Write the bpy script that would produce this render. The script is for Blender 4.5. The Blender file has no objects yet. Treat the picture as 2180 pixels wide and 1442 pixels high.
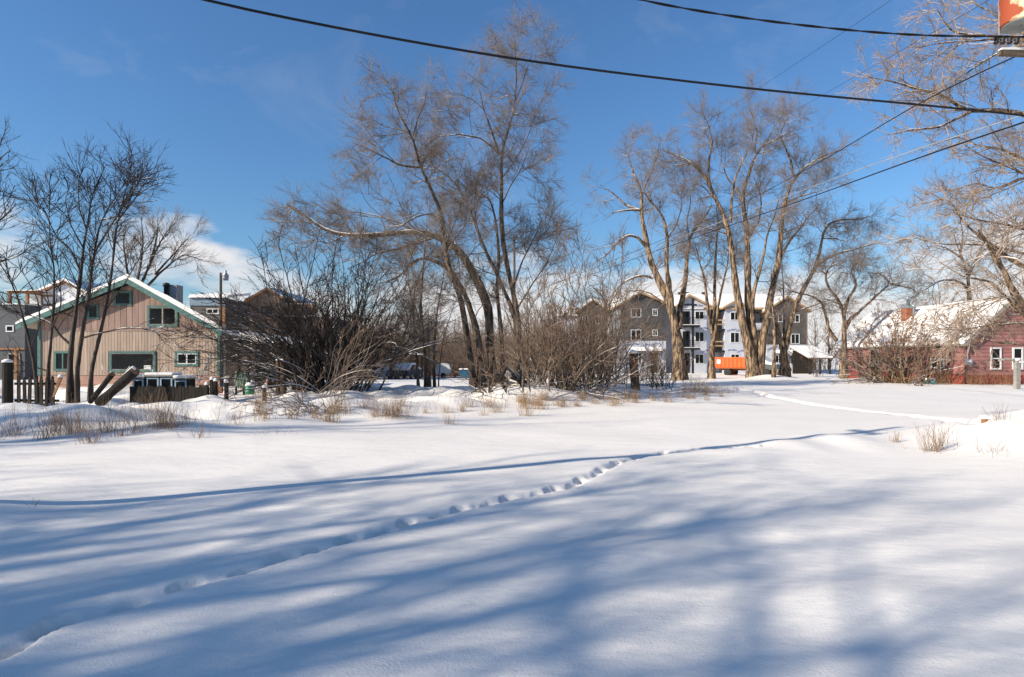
import bpy, math, random
import numpy as np
from mathutils import Vector, Matrix
scene = bpy.context.scene
col = scene.collection
# ---------------------------------------------------------------- camera
F, CX, HY, CZ = 1250.0, 1090.0, 760.0, 1.7      # focal length in photo pixels, centre column, horizon row, eye height
cam_d = bpy.data.cameras.new('camera')
cam_d.sensor_width = 36.0
cam_d.lens = F / 2180.0 * 36.0
cam_d.shift_y = (HY - 721.0) / 2180.0
cam_d.clip_start = 0.1
cam_d.clip_end = 5000
cam = bpy.data.objects.new('camera', cam_d)
cam.location = (0, 0, CZ)
cam.rotation_euler = (math.radians(90), 0, 0)
col.objects.link(cam)
scene.camera = cam
# ---------------------------------------------------------------- light, sky, exposure
SUN_EL = math.radians(28.0)
SUN_D = Vector((0.902, 0.432, 0)) * math.cos(SUN_EL) + Vector((0, 0, -math.sin(SUN_EL)))   # direction the light travels
sun_d = bpy.data.lights.new('sun', 'SUN')
sun_d.energy = 5.0
sun_d.angle = math.radians(0.53)
sun_d.color = (1.0, 0.915, 0.785)
sun = bpy.data.objects.new('sun', sun_d)
sun.rotation_euler = SUN_D.to_track_quat('-Z', 'Y').to_euler()
sun.location = (-40, -20, 40)
col.objects.link(sun)
world = bpy.data.worlds.new('World')
scene.world = world
world.use_nodes = True
wn, wl = world.node_tree.nodes, world.node_tree.links
wn.clear()
sky = wn.new('ShaderNodeTexSky')
sky.sky_type = 'NISHITA'
sky.sun_disc = False
sky.sun_elevation = SUN_EL
sky.sun_rotation = math.atan2(-SUN_D.x, -SUN_D.y)
sky.altitude = 900
sky.air_density = 1.6
sky.dust_density = 0.0
sky.ozone_density = 10.0
bg = wn.new('ShaderNodeBackground'); bg.inputs['Strength'].default_value = 0.100
wl.new(sky.outputs[0], bg.inputs['Color'])
tc = wn.new('ShaderNodeTexCoord')
def wmath(op, a, b=None, c=None, clamp=False):
    n = wn.new('ShaderNodeMath'); n.operation = op; n.use_clamp = clamp
    for i, v in enumerate((a, b, c)):
        if v is None: continue
        if isinstance(v, (int, float)): n.inputs[i].default_value = v
        else: wl.new(v, n.inputs[i])
    return n.outputs[0]
sepx = wn.new('ShaderNodeSeparateXYZ'); wl.new(tc.outputs['Generated'], sepx.inputs[0])
mp = wn.new('ShaderNodeMapping'); mp.inputs['Scale'].default_value = (3.1, 3.1, 7.0); mp.inputs['Location'].default_value = (1.65, 0.4, 0.2)
wl.new(tc.outputs['Generated'], mp.inputs[0])
nz = wn.new('ShaderNodeTexNoise'); nz.inputs['Scale'].default_value = 1.0; nz.inputs['Detail'].default_value = 9; nz.inputs['Roughness'].default_value = 0.55
wl.new(mp.outputs[0], nz.inputs['Vector'])
zel = wmath('MAXIMUM', sepx.outputs['Z'], 0.0)
thr = wmath('MULTIPLY_ADD', zel, 1.45, 0.30)                   # fewer clouds the higher one looks
cum = wmath('MULTIPLY', wmath('SUBTRACT', nz.outputs['Fac'], thr), 8.5, clamp=True)
mp2 = wn.new('ShaderNodeMapping'); mp2.inputs['Scale'].default_value = (2.2, 2.2, 3.6); mp2.inputs['Location'].default_value = (1.3, 3.1, 8.0)
wl.new(tc.outputs['Generated'], mp2.inputs[0])
nz2 = wn.new('ShaderNodeTexNoise'); nz2.inputs['Scale'].default_value = 1.6; nz2.inputs['Detail'].default_value = 10; nz2.inputs['Roughness'].default_value = 0.62; nz2.inputs['Distortion'].default_value = 0.6
wl.new(mp2.outputs[0], nz2.inputs['Vector'])
cir = wmath('MULTIPLY', wmath('MULTIPLY', wmath('SUBTRACT', nz2.outputs['Fac'], 0.56), 2.6, clamp=True), 0.2)
fac = wmath('MAXIMUM', wmath('MULTIPLY', cum, 0.92), cir, clamp=True)
bgc = wn.new('ShaderNodeBackground'); bgc.inputs['Color'].default_value = (0.92, 0.90, 0.90, 1); bgc.inputs['Strength'].default_value = 0.68
mixs = wn.new('ShaderNodeMixShader')
wl.new(fac, mixs.inputs[0]); wl.new(bg.outputs[0], mixs.inputs[1]); wl.new(bgc.outputs[0], mixs.inputs[2])
wout = wn.new('ShaderNodeOutputWorld'); wl.new(mixs.outputs[0], wout.inputs['Surface'])
vs = scene.view_settings
vs.view_transform = 'Standard'; vs.look = 'None'; vs.gamma = 1.0; vs.use_curve_mapping = False
vs.exposure = 0.5
scene.cycles.max_bounces = 5
scene.cycles.diffuse_bounces = 3
scene.cycles.use_denoising = True

# ---------------------------------------------------------------- helpers
def P3(px, py, D):
    return np.array([(px - CX) / F * D, D, CZ - (py - HY) / F * D])
def tag(o, label=None, cat=None, group=None, kind=None):
    if label: o['label'] = label
    if cat: o['category'] = cat
    if group: o['group'] = group
    if kind: o['kind'] = kind
    return o
def thing(name, label, cat, loc, group=None):
    o = bpy.data.objects.new(name, None)
    o.empty_display_size = 0.2
    o.location = Vector([float(v) for v in loc])
    col.objects.link(o)
    return tag(o, label, cat, group)
def root_of(o):
    while o.parent: o = o.parent
    return o
def link(name, me, parent=None):
    o = bpy.data.objects.new(name, me)
    col.objects.link(o)
    if parent is not None:
        o.parent = parent
        if parent.type == 'EMPTY':
            o.matrix_parent_inverse = Matrix.Translation(-parent.location)
    return o
def copy_tree(o, label=None, parent=None):
    c = o.copy(); col.objects.link(c)
    if parent is not None: c.parent = parent; c.matrix_parent_inverse = o.matrix_parent_inverse.copy()
    for ch in o.children: copy_tree(ch, None, c)
    if label: c['label'] = label
    return c

# ---------------------------------------------------------------- materials
M = {}
def mat(name, color, rough=0.7, var=0.25, scale=3.0, bump=0.0, bscale=20.0, metal=0.0, stretch=(1, 1, 1), color2=None, ramp=(0.35, 0.65), detail=6, spec=0.3, rnd=0.0):
    m = bpy.data.materials.new(name); m.use_nodes = True
    n, l = m.node_tree.nodes, m.node_tree.links
    b = n['Principled BSDF']
    b.inputs['Roughness'].default_value = rough
    b.inputs['Metallic'].default_value = metal
    b.inputs['Specular IOR Level'].default_value = spec
    t = n.new('ShaderNodeTexCoord')
    mpn = n.new('ShaderNodeMapping'); mpn.inputs['Scale'].default_value = stretch
    l.new(t.outputs['Object'], mpn.inputs[0])
    ns = n.new('ShaderNodeTexNoise'); ns.inputs['Scale'].default_value = scale; ns.inputs['Detail'].default_value = detail; ns.inputs['Roughness'].default_value = 0.6
    l.new(mpn.outputs[0], ns.inputs['Vector'])
    r = n.new('ShaderNodeValToRGB')
    c2 = color2 if color2 else tuple(min(1, c * (1 + var)) for c in color)
    c1 = color if color2 else tuple(c * (1 - var) for c in color)
    r.color_ramp.elements[0].position = ramp[0]; r.color_ramp.elements[0].color = (*c1, 1)
    r.color_ramp.elements[1].position = ramp[1]; r.color_ramp.elements[1].color = (*c2, 1)
    l.new(ns.outputs['Fac'], r.inputs[0])
    if rnd:         # each board or piece a little lighter or darker than the next
        oi = n.new('ShaderNodeObjectInfo'); hs = n.new('ShaderNodeHueSaturation'); mr = n.new('ShaderNodeMapRange')
        mr.inputs['To Min'].default_value = 1 - rnd; mr.inputs['To Max'].default_value = 1 + rnd
        l.new(oi.outputs['Random'], mr.inputs['Value']); l.new(mr.outputs[0], hs.inputs['Value']); l.new(r.outputs[0], hs.inputs['Color']); l.new(hs.outputs[0], b.inputs['Base Color'])
    else: l.new(r.outputs[0], b.inputs['Base Color'])
    if bump:
        nb = n.new('ShaderNodeTexNoise'); nb.inputs['Scale'].default_value = bscale; nb.inputs['Detail'].default_value = 5
        l.new(mpn.outputs[0], nb.inputs['Vector'])
        bp = n.new('ShaderNodeBump'); bp.inputs['Strength'].default_value = bump; bp.inputs['Distance'].default_value = 0.02
        l.new(nb.outputs['Fac'], bp.inputs['Height']); l.new(bp.outputs[0], b.inputs['Normal'])
    M[name] = m
    return m
mat('snow', (0.83, 0.77, 0.695), 0.55, 0.03, 0.6, 0, 45, spec=0.25)
def snow_relief(m):
    n, l = m.node_tree.nodes, m.node_tree.links; b = n['Principled BSDF']
    t = n.new('ShaderNodeTexCoord'); prev = None
    for sc_, st, dist, strength in ((2.3, (0.55, 1.5, 1), 0.06, 0.35), (9.0, (0.6, 1.4, 1), 0.02, 0.35), (60.0, (1, 1, 1), 0.007, 0.6)):
        mp_ = n.new('ShaderNodeMapping'); mp_.inputs['Scale'].default_value = st; mp_.inputs['Rotation'].default_value = (0, 0, 0.45); l.new(t.outputs['Object'], mp_.inputs[0])
        nz_ = n.new('ShaderNodeTexNoise'); nz_.inputs['Scale'].default_value = sc_; nz_.inputs['Detail'].default_value = 4; l.new(mp_.outputs[0], nz_.inputs['Vector'])
        bp_ = n.new('ShaderNodeBump'); bp_.inputs['Strength'].default_value = strength; bp_.inputs['Distance'].default_value = dist; l.new(nz_.outputs['Fac'], bp_.inputs['Height'])
        if prev: l.new(prev.outputs[0], bp_.inputs['Normal'])
        prev = bp_
    l.new(prev.outputs[0], b.inputs['Normal'])
snow_relief(M['snow'])
mat('roof_snow', (0.82, 0.775, 0.72), 0.6, 0.03, 1.2, 0.25, 9, spec=0.2)
mat('bark', (0.034, 0.023, 0.016), 0.9, 0, 2.6, 1.0, 8, stretch=(3, 3, 0.45), color2=(0.33, 0.225, 0.135), ramp=(0.43, 0.60))
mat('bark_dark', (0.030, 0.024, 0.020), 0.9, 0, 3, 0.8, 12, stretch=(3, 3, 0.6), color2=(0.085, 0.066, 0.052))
mat('bark_grey', (0.034, 0.026, 0.020), 0.9, 0, 2.8, 1.0, 10, stretch=(3, 3, 0.5), color2=(0.24, 0.175, 0.12), ramp=(0.38, 0.66))
mat('twig', (0.215, 0.17, 0.138), 0.85, 0.25, 1.5)
mat('twig_pale', (0.33, 0.245, 0.18), 0.85, 0.25, 1.5)
mat('twig_dark', (0.034, 0.026, 0.022), 0.85, 0.25, 1.5)
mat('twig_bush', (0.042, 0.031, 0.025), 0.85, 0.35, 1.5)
mat('twig_brown', (0.17, 0.115, 0.08), 0.85, 0.3, 1.5)
mat('straw', (0.30, 0.19, 0.095), 0.85, 0.35, 9)
mat('straw_dark', (0.21, 0.125, 0.07), 0.85, 0.35, 9)
mat('dead_leaf', (0.20, 0.10, 0.055), 0.85, 0.4, 12)
mat('siding_beige', (0.365, 0.275, 0.21), 0.75, 0.22, 0.8, 0.3, 30, stretch=(3, 3, 0.5), rnd=0.09)
mat('siding_rose', (0.285, 0.19, 0.15), 0.75, 0.2, 1.1, 0.3, 30, stretch=(3, 3, 0.5), rnd=0.12)
mat('siding_skirt', (0.36, 0.215, 0.165), 0.75, 0.12, 2, 0.2, 20)
mat('teal_trim', (0.065, 0.145, 0.13), 0.6, 0.2, 5, 0.2, 30)
mat('white_trim', (0.62, 0.62, 0.60), 0.55, 0.12, 5)
mat('glass', (0.006, 0.007, 0.008), 0.08, 0.3, 2, spec=0.22)
mat('interior', (0.015, 0.015, 0.017), 0.9, 0.3, 2)
mat('grey_siding', (0.075, 0.078, 0.085), 0.7, 0.12, 1.5, 0.2, 15)
mat('charcoal', (0.066, 0.064, 0.063), 0.75, 0.25, 0.9, 0.2, 10)
mat('charcoal_warm', (0.092, 0.080, 0.072), 0.75, 0.25, 0.9, 0.2, 10)
mat('grey_panel', (0.15, 0.15, 0.15), 0.75, 0.15, 1.0)
mat('house_white', (0.62, 0.63, 0.65), 0.7, 0.06, 2)
mat('wrap', (0.50, 0.51, 0.55), 0.5, 0.06, 0.9, 0.3, 3)
mat('wrap_ink', (0.055, 0.085, 0.23), 0.6, 0.2, 6)
mat('osb', (0.33, 0.23, 0.13), 0.8, 0.3, 4)
mat('cedar', (0.26, 0.125, 0.055), 0.75, 0.3, 3, 0.2, 20, stretch=(1, 1, 5))
mat('raw_wood', (0.42, 0.27, 0.14), 0.8, 0.25, 3)
mat('brown_siding', (0.17, 0.115, 0.085), 0.8, 0.25, 2, 0.2, 16, stretch=(1, 1, 4))
mat('blue_panel', (0.16, 0.22, 0.27), 0.6, 0.1, 1.2)
mat('black_steel', (0.018, 0.018, 0.020), 0.5, 0.2, 3)
mat('red_siding', (0.275, 0.12, 0.11), 0.8, 0.22, 1.2, 0.3, 26, stretch=(1, 1, 1), rnd=0.1)
mat('red_skirt', (0.23, 0.035, 0.03), 0.8, 0.2, 2)
mat('weathered', (0.27, 0.25, 0.22), 0.85, 0.25, 3, 0.3, 20, stretch=(1, 1, 4))
mat('old_wood', (0.020, 0.016, 0.013), 0.9, 0.4, 5, 0.6, 16, stretch=(2, 2, 0.4), rnd=0.3)
mat('post_wood', (0.10, 0.068, 0.045), 0.9, 0.4, 6, 0.7, 14, stretch=(3, 3, 0.4))
mat('cut_wood', (0.24, 0.12, 0.06), 0.85, 0.35, 9)
mat('brick', (0.30, 0.11, 0.06), 0.85, 0.3, 9)
mat('galv', (0.33, 0.36, 0.38), 0.45, 0.2, 6, metal=0.6)
mat('stove_pipe', (0.05, 0.045, 0.042), 0.5, 0.3, 6, metal=0.3)
mat('chimney_grey', (0.30, 0.30, 0.29), 0.8, 0.15, 4)
mat('pale_blue', (0.30, 0.40, 0.47), 0.7, 0.2, 8)
mat('dirty_white', (0.60, 0.60, 0.57), 0.6, 0.12, 8)
mat('green_paint', (0.015, 0.20, 0.12), 0.5, 0.2, 8)
mat('grey_green', (0.17, 0.22, 0.17), 0.85, 0.4, 12)
mat('red_paint', (0.55, 0.03, 0.02), 0.45, 0.2, 8)
mat('orange_paint', (0.72, 0.12, 0.016), 0.5, 0, 3, color2=(0.58, 0.085, 0.02), ramp=(0.4, 0.75))
mat('rust', (0.22, 0.085, 0.035), 0.8, 0.4, 6)
mat('tyre', (0.03, 0.028, 0.026), 0.85, 0.3, 9)
mat('grille', (0.07, 0.075, 0.075), 0.5, 0.2, 9)
mat('chrome', (0.5, 0.5, 0.5), 0.3, 0.1, 9, metal=0.8)
mat('maroon', (0.10, 0.018, 0.015), 0.4, 0.2, 5)
mat('car_dark', (0.03, 0.035, 0.045), 0.3, 0.2, 5)
mat('car_silver', (0.35, 0.36, 0.37), 0.35, 0.1, 5)
mat('bin_blue', (0.02, 0.10, 0.17), 0.5, 0.2, 5)
mat('teal_plastic', (0.01, 0.25, 0.22), 0.4, 0.15, 8)
mat('cable', (0.008, 0.008, 0.009), 0.6, 0.2, 5)
mat('cable_grey', (0.32, 0.30, 0.27), 0.6, 0.2, 5)
mat('pole_wood', (0.13, 0.095, 0.065), 0.9, 0.3, 4, 0.6, 14, stretch=(4, 4, 0.3))
mat('porcelain', (0.32, 0.34, 0.36), 0.25, 0.1, 5)
mat('transformer_rust', (0.30, 0.060, 0.022), 0.7, 0, 1.9, 0.3, 20, stretch=(1.1, 1.1, 0.8), color2=(0.78, 0.62, 0.36), ramp=(0.53, 0.59), detail=9)
mat('tank_grey', (0.25, 0.27, 0.26), 0.5, 0.15, 6)
mat('blue_stick', (0.16, 0.30, 0.36), 0.6, 0.15, 6)

# ---------------------------------------------------------------- mesh building
class MB:
    def __init__(s): s.v, s.f = [], []
    def add(s, vs, fs):
        b = len(s.v); s.v += [tuple(float(c) for c in p) for p in vs]; s.f += [tuple(i + b for i in f) for f in fs]; return s
    def hexa(s, p):     # 8 corners: bottom ring then top ring
        return s.add(p, [(3, 2, 1, 0), (4, 5, 6, 7), (0, 1, 5, 4), (1, 2, 6, 5), (2, 3, 7, 6), (3, 0, 4, 7)])
    def box(s, x0, x1, y0, y1, z0, z1):
        return s.hexa([(x0, y0, z0), (x1, y0, z0), (x1, y1, z0), (x0, y1, z0), (x0, y0, z1), (x1, y0, z1), (x1, y1, z1), (x0, y1, z1)])
    def prism(s, poly, off):        # polygon of 3-D points extruded along off
        n = len(poly); off = np.array(off, float)
        a = [np.array(p, float) for p in poly]
        return s.add(a + [p + off for p in a], [tuple(range(n))[::-1], tuple(range(n, 2 * n))] + [(i, (i + 1) % n, (i + 1) % n + n, i + n) for i in range(n)])
    def tube(s, pts, rs, sides=8, cap=True):
        pts = [np.array(p, float) for p in pts]
        if isinstance(rs, (int, float)): rs = [rs] * len(pts)
        vs, fs = [], []
        T = pts[-1] - pts[0]; ref = np.eye(3)[np.argmin(np.abs(T))]
        for i, p in enumerate(pts):
            t = pts[min(i + 1, len(pts) - 1)] - pts[max(i - 1, 0)]; t = t / (np.linalg.norm(t) + 1e-9)
            A = np.cross(t, ref); A /= np.linalg.norm(A) + 1e-9; B = np.cross(t, A)
            for k in range(sides):
                an = 2 * math.pi * k / sides
                vs.append(p + rs[i] * (math.cos(an) * A + math.sin(an) * B))
        for i in range(len(pts) - 1):
            for k in range(sides):
                k2 = (k + 1) % sides
                fs.append((i * sides + k, i * sides + k2, (i + 1) * sides + k2, (i + 1) * sides + k))
        if cap:
            fs.append(tuple(range(sides))); m = (len(pts) - 1) * sides
            fs.append(tuple(m + k for k in range(sides))[::-1])
        return s.add(vs, fs)
    def lathe(s, c, prof, sides=16, axis=None):     # prof [(r, h)] about an axis (default up) through c
        c = np.array(c, float); ax = np.array(axis if axis is not None else (0, 0, 1), float); ax /= np.linalg.norm(ax)
        ref = np.eye(3)[np.argmin(np.abs(ax))]; A = np.cross(ax, ref); A /= np.linalg.norm(A); B = np.cross(ax, A)
        vs, fs = [], []
        for r, h in prof:
            for k in range(sides):
                an = 2 * math.pi * k / sides
                vs.append(c + ax * h + r * (math.cos(an) * A + math.sin(an) * B))
        for i in range(len(prof) - 1):
            for k in range(sides):
                k2 = (k + 1) % sides
                fs.append((i * sides + k, i * sides + k2, (i + 1) * sides + k2, (i + 1) * sides + k))
        fs.append(tuple(range(sides))); m = (len(prof) - 1) * sides
        fs.append(tuple(m + k for k in range(sides))[::-1])
        return s.add(vs, fs)
    def build(s, name, m, parent=None, smooth=False, bevel=0):
        me = bpy.data.meshes.new(name); me.from_pydata(s.v, [], s.f)
        me.materials.append(M[m])
        import bmesh
        bm = bmesh.new(); bm.from_mesh(me); bmesh.ops.recalc_face_normals(bm, faces=bm.faces)
        if bevel: bmesh.ops.bevel(bm, geom=bm.edges[:], offset=bevel, segments=2, profile=0.6, affect='EDGES')
        bm.to_mesh(me); bm.free()
        if smooth: me.polygons.foreach_set('use_smooth', [True] * len(me.polygons))
        return link(name, me, parent)
def box(name, m, parent, x0, x1, y0, y1, z0, z1, bevel=0):
    return MB().box(x0, x1, y0, y1, z0, z1).build(name, m, parent, bevel=bevel)
class Fr:               # a wall plane: origin, unit vector along the wall, outward normal
    def __init__(s, o, u, n): s.o, s.u, s.n = np.array(o, float), np.array(u, float) / np.linalg.norm(u), np.array(n, float) / np.linalg.norm(n)
    def p(s, u, z, n=0.0): return s.o + s.u * u + s.n * n + np.array([0, 0, z - s.o[2]])
def fbox(mb, fr, u0, u1, z0, z1, n0, n1):
    return mb.hexa([fr.p(u0, z0, n1), fr.p(u1, z0, n1), fr.p(u1, z0, n0), fr.p(u0, z0, n0), fr.p(u0, z1, n1), fr.p(u1, z1, n1), fr.p(u1, z1, n0), fr.p(u0, z1, n0)])
def fpart(name, m, parent, fr, u0, u1, z0, z1, n0, n1):
    return fbox(MB(), fr, u0, u1, z0, z1, n0, n1).build(name, m, parent)
def window(parent, fr, u0, u1, z0, z1, fw=0.08, fm='white_trim', mull=1, rail=0, proud=0.06, inner=None, name='window'):
    mb = MB()
    fbox(mb, fr, u0, u0 + fw, z0, z1, -0.03, proud); fbox(mb, fr, u1 - fw, u1, z0, z1, -0.03, proud)
    fbox(mb, fr, u0 + fw, u1 - fw, z1 - fw, z1, -0.03, proud); fbox(mb, fr, u0 + fw, u1 - fw, z0, z0 + fw, -0.03, proud)
    w = mb.build(name, fm, parent)
    a0, a1, b0, b1 = u0 + fw, u1 - fw, z0 + fw, z1 - fw
    im = fm
    if inner:
        im = inner[1]; iw = inner[0]; mb = MB()
        fbox(mb, fr, a0, a0 + iw, b0, b1, -0.02, proud * .7); fbox(mb, fr, a1 - iw, a1, b0, b1, -0.02, proud * .7)
        fbox(mb, fr, a0 + iw, a1 - iw, b1 - iw, b1, -0.02, proud * .7); fbox(mb, fr, a0 + iw, a1 - iw, b0, b0 + iw, -0.02, proud * .7)
        mb.build('sash', im, w)
        a0, a1, b0, b1 = a0 + iw, a1 - iw, b0 + iw, b1 - iw
    mw = min(fw, 0.07)
    us = [a0 + (a1 - a0) * i / (mull + 1) for i in range(mull + 2)]
    zs = [b0 + (b1 - b0) * i / (rail + 1) for i in range(rail + 2)]
    for i in range(1, mull + 1): fpart('mullion', im, w, fr, us[i] - mw / 2, us[i] + mw / 2, b0, b1, -0.02, proud * .6)
    for i in range(1, rail + 1): fpart('mullion', im, w, fr, a0, a1, zs[i] - mw / 2, zs[i] + mw / 2, -0.022, proud * .55)
    for i in range(mull + 1):
        for j in range(rail + 1):
            fpart('pane', 'glass', w, fr, us[i] + (mw / 2 if i else 0), us[i + 1] - (mw / 2 if i < mull else 0), zs[j] + (mw / 2 if j else 0), zs[j + 1] - (mw / 2 if j < rail else 0), -0.01, 0.012)
    return w

# ---------------------------------------------------------------- noise and ground height
def _hash(ix, iy, seed):
    h = (ix.astype(np.int64) * 374761393 + iy.astype(np.int64) * 668265263 + seed * 974711) & 0x7fffffff
    h = ((h ^ (h >> 13)) * 1274126177) & 0x7fffffff
    return ((h ^ (h >> 16)) & 0xffff) / 65535.0
def vnoise(x, y, seed=0):
    x = np.asarray(x, float); y = np.asarray(y, float)
    ix, iy = np.floor(x), np.floor(y); fx, fy = x - ix, y - iy
    fx = fx * fx * fx * (fx * (fx * 6 - 15) + 10); fy = fy * fy * fy * (fy * (fy * 6 - 15) + 10)
    a, b, c, d = _hash(ix, iy, seed), _hash(ix + 1, iy, seed), _hash(ix, iy + 1, seed), _hash(ix + 1, iy + 1, seed)
    return (a + (b - a) * fx) * (1 - fy) + (c + (d - c) * fx) * fy - 0.5
def sstep(a, b, x):
    t = np.clip((x - a) / (b - a), 0, 1); return t * t * (3 - 2 * t)
MOUNDS = [  # x, y, height, radius along x, radius along y
    (-9.6, 13.6, 0.25, 1.5, 1.2), (-7.4, 12.9, 0.24, 1.1, 0.9), (-11.3, 13.0, 0.15, 1.6, 0.9), (-5.9, 14.6, 0.20, 1.2, 0.9), (-3.6, 15.8, 0.16, 1.3, 0.8), (-12.8, 15.5, 0.12, 1.8, 1.1),
    (-2.0, 19.5, 0.20, 1.1, 0.8), (0.6, 22.5, 0.5, 1.9, 1.1), (-5.2, 18.0, 0.38, 1.0, 0.8), (-8.6, 17.6, 0.22, 2.4, 0.8), (3.0, 25.5, 0.25, 2.0, 1.2),
    (11.2, 11.8, 0.62, 2.3, 1.35), (9.3, 10.6, 0.18, 1.1, 0.9), (13.5, 13.5, 0.45, 2.5, 1.8),
    (5.35, 11.1, 0.10, 0.55, 0.7), (6.6, 11.6, 0.11, 0.55, 0.9), (4.2, 10.3, 0.05, 1.0, 0.7), (-5.9, 6.2, 0.16, 0.8, 0.7), (2.6, 4.0, 0.07, 0.8, 0.35), (1.1, 5.0, 0.05, 0.7, 0.4),
    (24.8, 68, 0.35, 3.0, 2.5), (20.5, 47.2, 0.35, 1.6, 1.2)]
def base_height(x, y):
    x = np.asarray(x, float); y = np.asarray(y, float)
    z = -0.6 * sstep(32, 68, y - 9 * sstep(12, 22, x) * sstep(60, 48, y))
    z = z + 0.10 * vnoise(x / 6.0, y / 4.0, 3) + 0.05 * vnoise(x / 2.1, y / 1.5, 4) * sstep(2, 7, y)
    s = (y - 11.6) * 0.786 - (x + 10.0) * 0.618      # metres behind the edge of the untouched lot
    edge = sstep(-0.3, 2.4, s) * np.where(x < 12, 1, 0) * sstep(34, 26, y)
    z = z + edge * (0.18 + 0.40 * vnoise(x / 1.7, y / 1.3, 7) + 0.26 * vnoise(x / 0.75, y / 0.6, 8))
    for mx, my, h, rx, ry in MOUNDS:
        z = z + h * np.exp(-((x - mx) / rx) ** 2 - ((y - my) / ry) ** 2)
    return z
def hit(px, py, lo=2.0, hi=90.0):      # where the ray through a photo pixel meets the snow
    D = np.geomspace(lo, hi, 900)
    X = (px - CX) / F * D; Z = CZ - (py - HY) / F * D
    i = np.argmax(Z <= base_height(X, D))
    if i == 0: i = len(D) - 1
    return np.array([X[i], D[i], float(base_height(X[i], D[i]))])
def on_ground(x, y): return np.array([x, y, float(base_height(x, y))])
# footprints: two furrows across the lot, pressed into the snow
def dense(pts, step):
    pts = np.array(pts, float); seg = np.linalg.norm(np.diff(pts, axis=0), axis=1); s = np.r_[0, np.cumsum(seg)]
    t = np.arange(0, s[-1], step)
    return np.c_[np.interp(t, s, pts[:, 0]), np.interp(t, s, pts[:, 1])]
def track_pts(px): return [tuple(hit(a, b)[:2]) for a, b in px]
T1 = track_pts([(-150, 1462), (0, 1385), (120, 1330), (300, 1275), (480, 1222), (590, 1190), (700, 1160), (790, 1137), (880, 1108), (960, 1090), (1050, 1068), (1120, 1053), (1210, 1036), (1255, 1015), (1300, 990), (1360, 973), (1420, 964), (1480, 957), (1560, 953), (1640, 946)])
T2 = track_pts([(1570, 826), (1600, 832), (1640, 845), (1700, 856), (1780, 868), (1850, 877), (1930, 884), (2010, 891), (2080, 899)])
def press(x, y, z):
    for pts, w, dep, step, wi in ((T1, 0.075, 0.092, 0.37, 0.10), (T2, 0.17, 0.13, 0.6, 0.24)):
        d = dense(pts, 0.06)
        sel = np.where((x > d[:, 0].min() - 1) & (x < d[:, 0].max() + 1) & (y > d[:, 1].min() - 1) & (y < d[:, 1].max() + 1))[0]
        best = np.full(len(sel), 9.0); sx, sy = x[sel], y[sel]
        for k in range(0, len(d)):
            best = np.minimum(best, (sx - d[k, 0]) ** 2 + (sy - d[k, 1]) ** 2)
        best = np.sqrt(best) * (1 + 0.55 * vnoise(sx * 4.5, sy * 4.5, 25) + 0.35 * vnoise(sx * 11, sy * 11, 26))
        z[sel] -= dep * 0.55 * np.exp(-(best / w) ** 4) * (0.7 + 0.9 * vnoise(sx * 2.2, sy * 2.2, 21))
        z[sel] += dep * 0.05 * np.exp(-((best - 2.3 * w) / (0.7 * w)) ** 2) * (1 + vnoise(sx * 6, sy * 6, 22))
        f = dense(pts, step)
        tang = np.gradient(f, axis=0); tang /= np.linalg.norm(tang, axis=1)[:, None] + 1e-9
        for k in range(len(f)):
            side = 0.035 * (-1) ** k; cx = f[k, 0] - tang[k, 1] * side; cy = f[k, 1] + tang[k, 0] * side
            du = (sx - cx) * tang[k, 0] + (sy - cy) * tang[k, 1]; dv = -(sx - cx) * tang[k, 1] + (sy - cy) * tang[k, 0]
            jit = _hash(np.array([k]), np.array([7]), 3)[0]; du = du + 0.12 * (jit - .5); wi_ = wi * (0.75 + 0.6 * _hash(np.array([k]), np.array([9]), 5)[0])
            q = (du / wi_) ** 2 + (dv / (0.66 * wi)) ** 2
            near = q < 6
            z[sel[near]] -= dep * (0.7 + 0.9 * jit) * 1.0 * np.exp(-q[near] ** 2.6)
    return z
def mesh_arrays(name, V, Q, m, parent=None, smooth=True):
    me = bpy.data.meshes.new(name)
    V = np.ascontiguousarray(V, np.float32); Q = np.ascontiguousarray(Q, np.int32)
    me.vertices.add(len(V)); me.vertices.foreach_set('co', V.ravel())
    k = Q.shape[1]
    me.loops.add(Q.size); me.loops.foreach_set('vertex_index', Q.ravel())
    me.polygons.add(len(Q)); me.polygons.foreach_set('loop_start', np.arange(0, Q.size, k, dtype=np.int32))
    me.update(calc_edges=True)
    if smooth: me.polygons.foreach_set('use_smooth', np.ones(len(Q), bool))
    me.materials.append(M[m])
    return link(name, me, parent)
def build_ground():
    r = [0.02, 0.5, 1.0]
    while r[-1] < 1600:
        q = r[-1]; r.append(q * (1.009 if q < 18 else 1.012 if q < 60 else 1.03 if q < 220 else 1.25))
        if q < 1.6: r[-1] = q + 0.15
    r = np.array(r)
    front = np.radians(np.arange(90 - 50, 90 + 50.01, 0.225))
    rear = np.radians(np.linspace(90 + 52, 450 - 52, 90))
    a = np.r_[front, rear]; n = len(a)
    X = (r[:, None] * np.cos(a)[None]).ravel(); Y = (r[:, None] * np.sin(a)[None]).ravel()
    Z = base_height(X, Y)
    Z = press(X, Y, Z)
    i = np.arange(len(r) - 1)[:, None]; j = np.arange(n)[None]; j2 = (j + 1) % n
    Q = np.stack([i * n + j, (i + 1) * n + j, (i + 1) * n + j2, i * n + j2], -1).reshape(-1, 4)
    o = mesh_arrays('snow_ground', np.c_[X, Y, Z], Q, 'snow')
    tag(o, 'smooth untouched snow covering the open lot', kind='structure')
build_ground()
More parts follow.
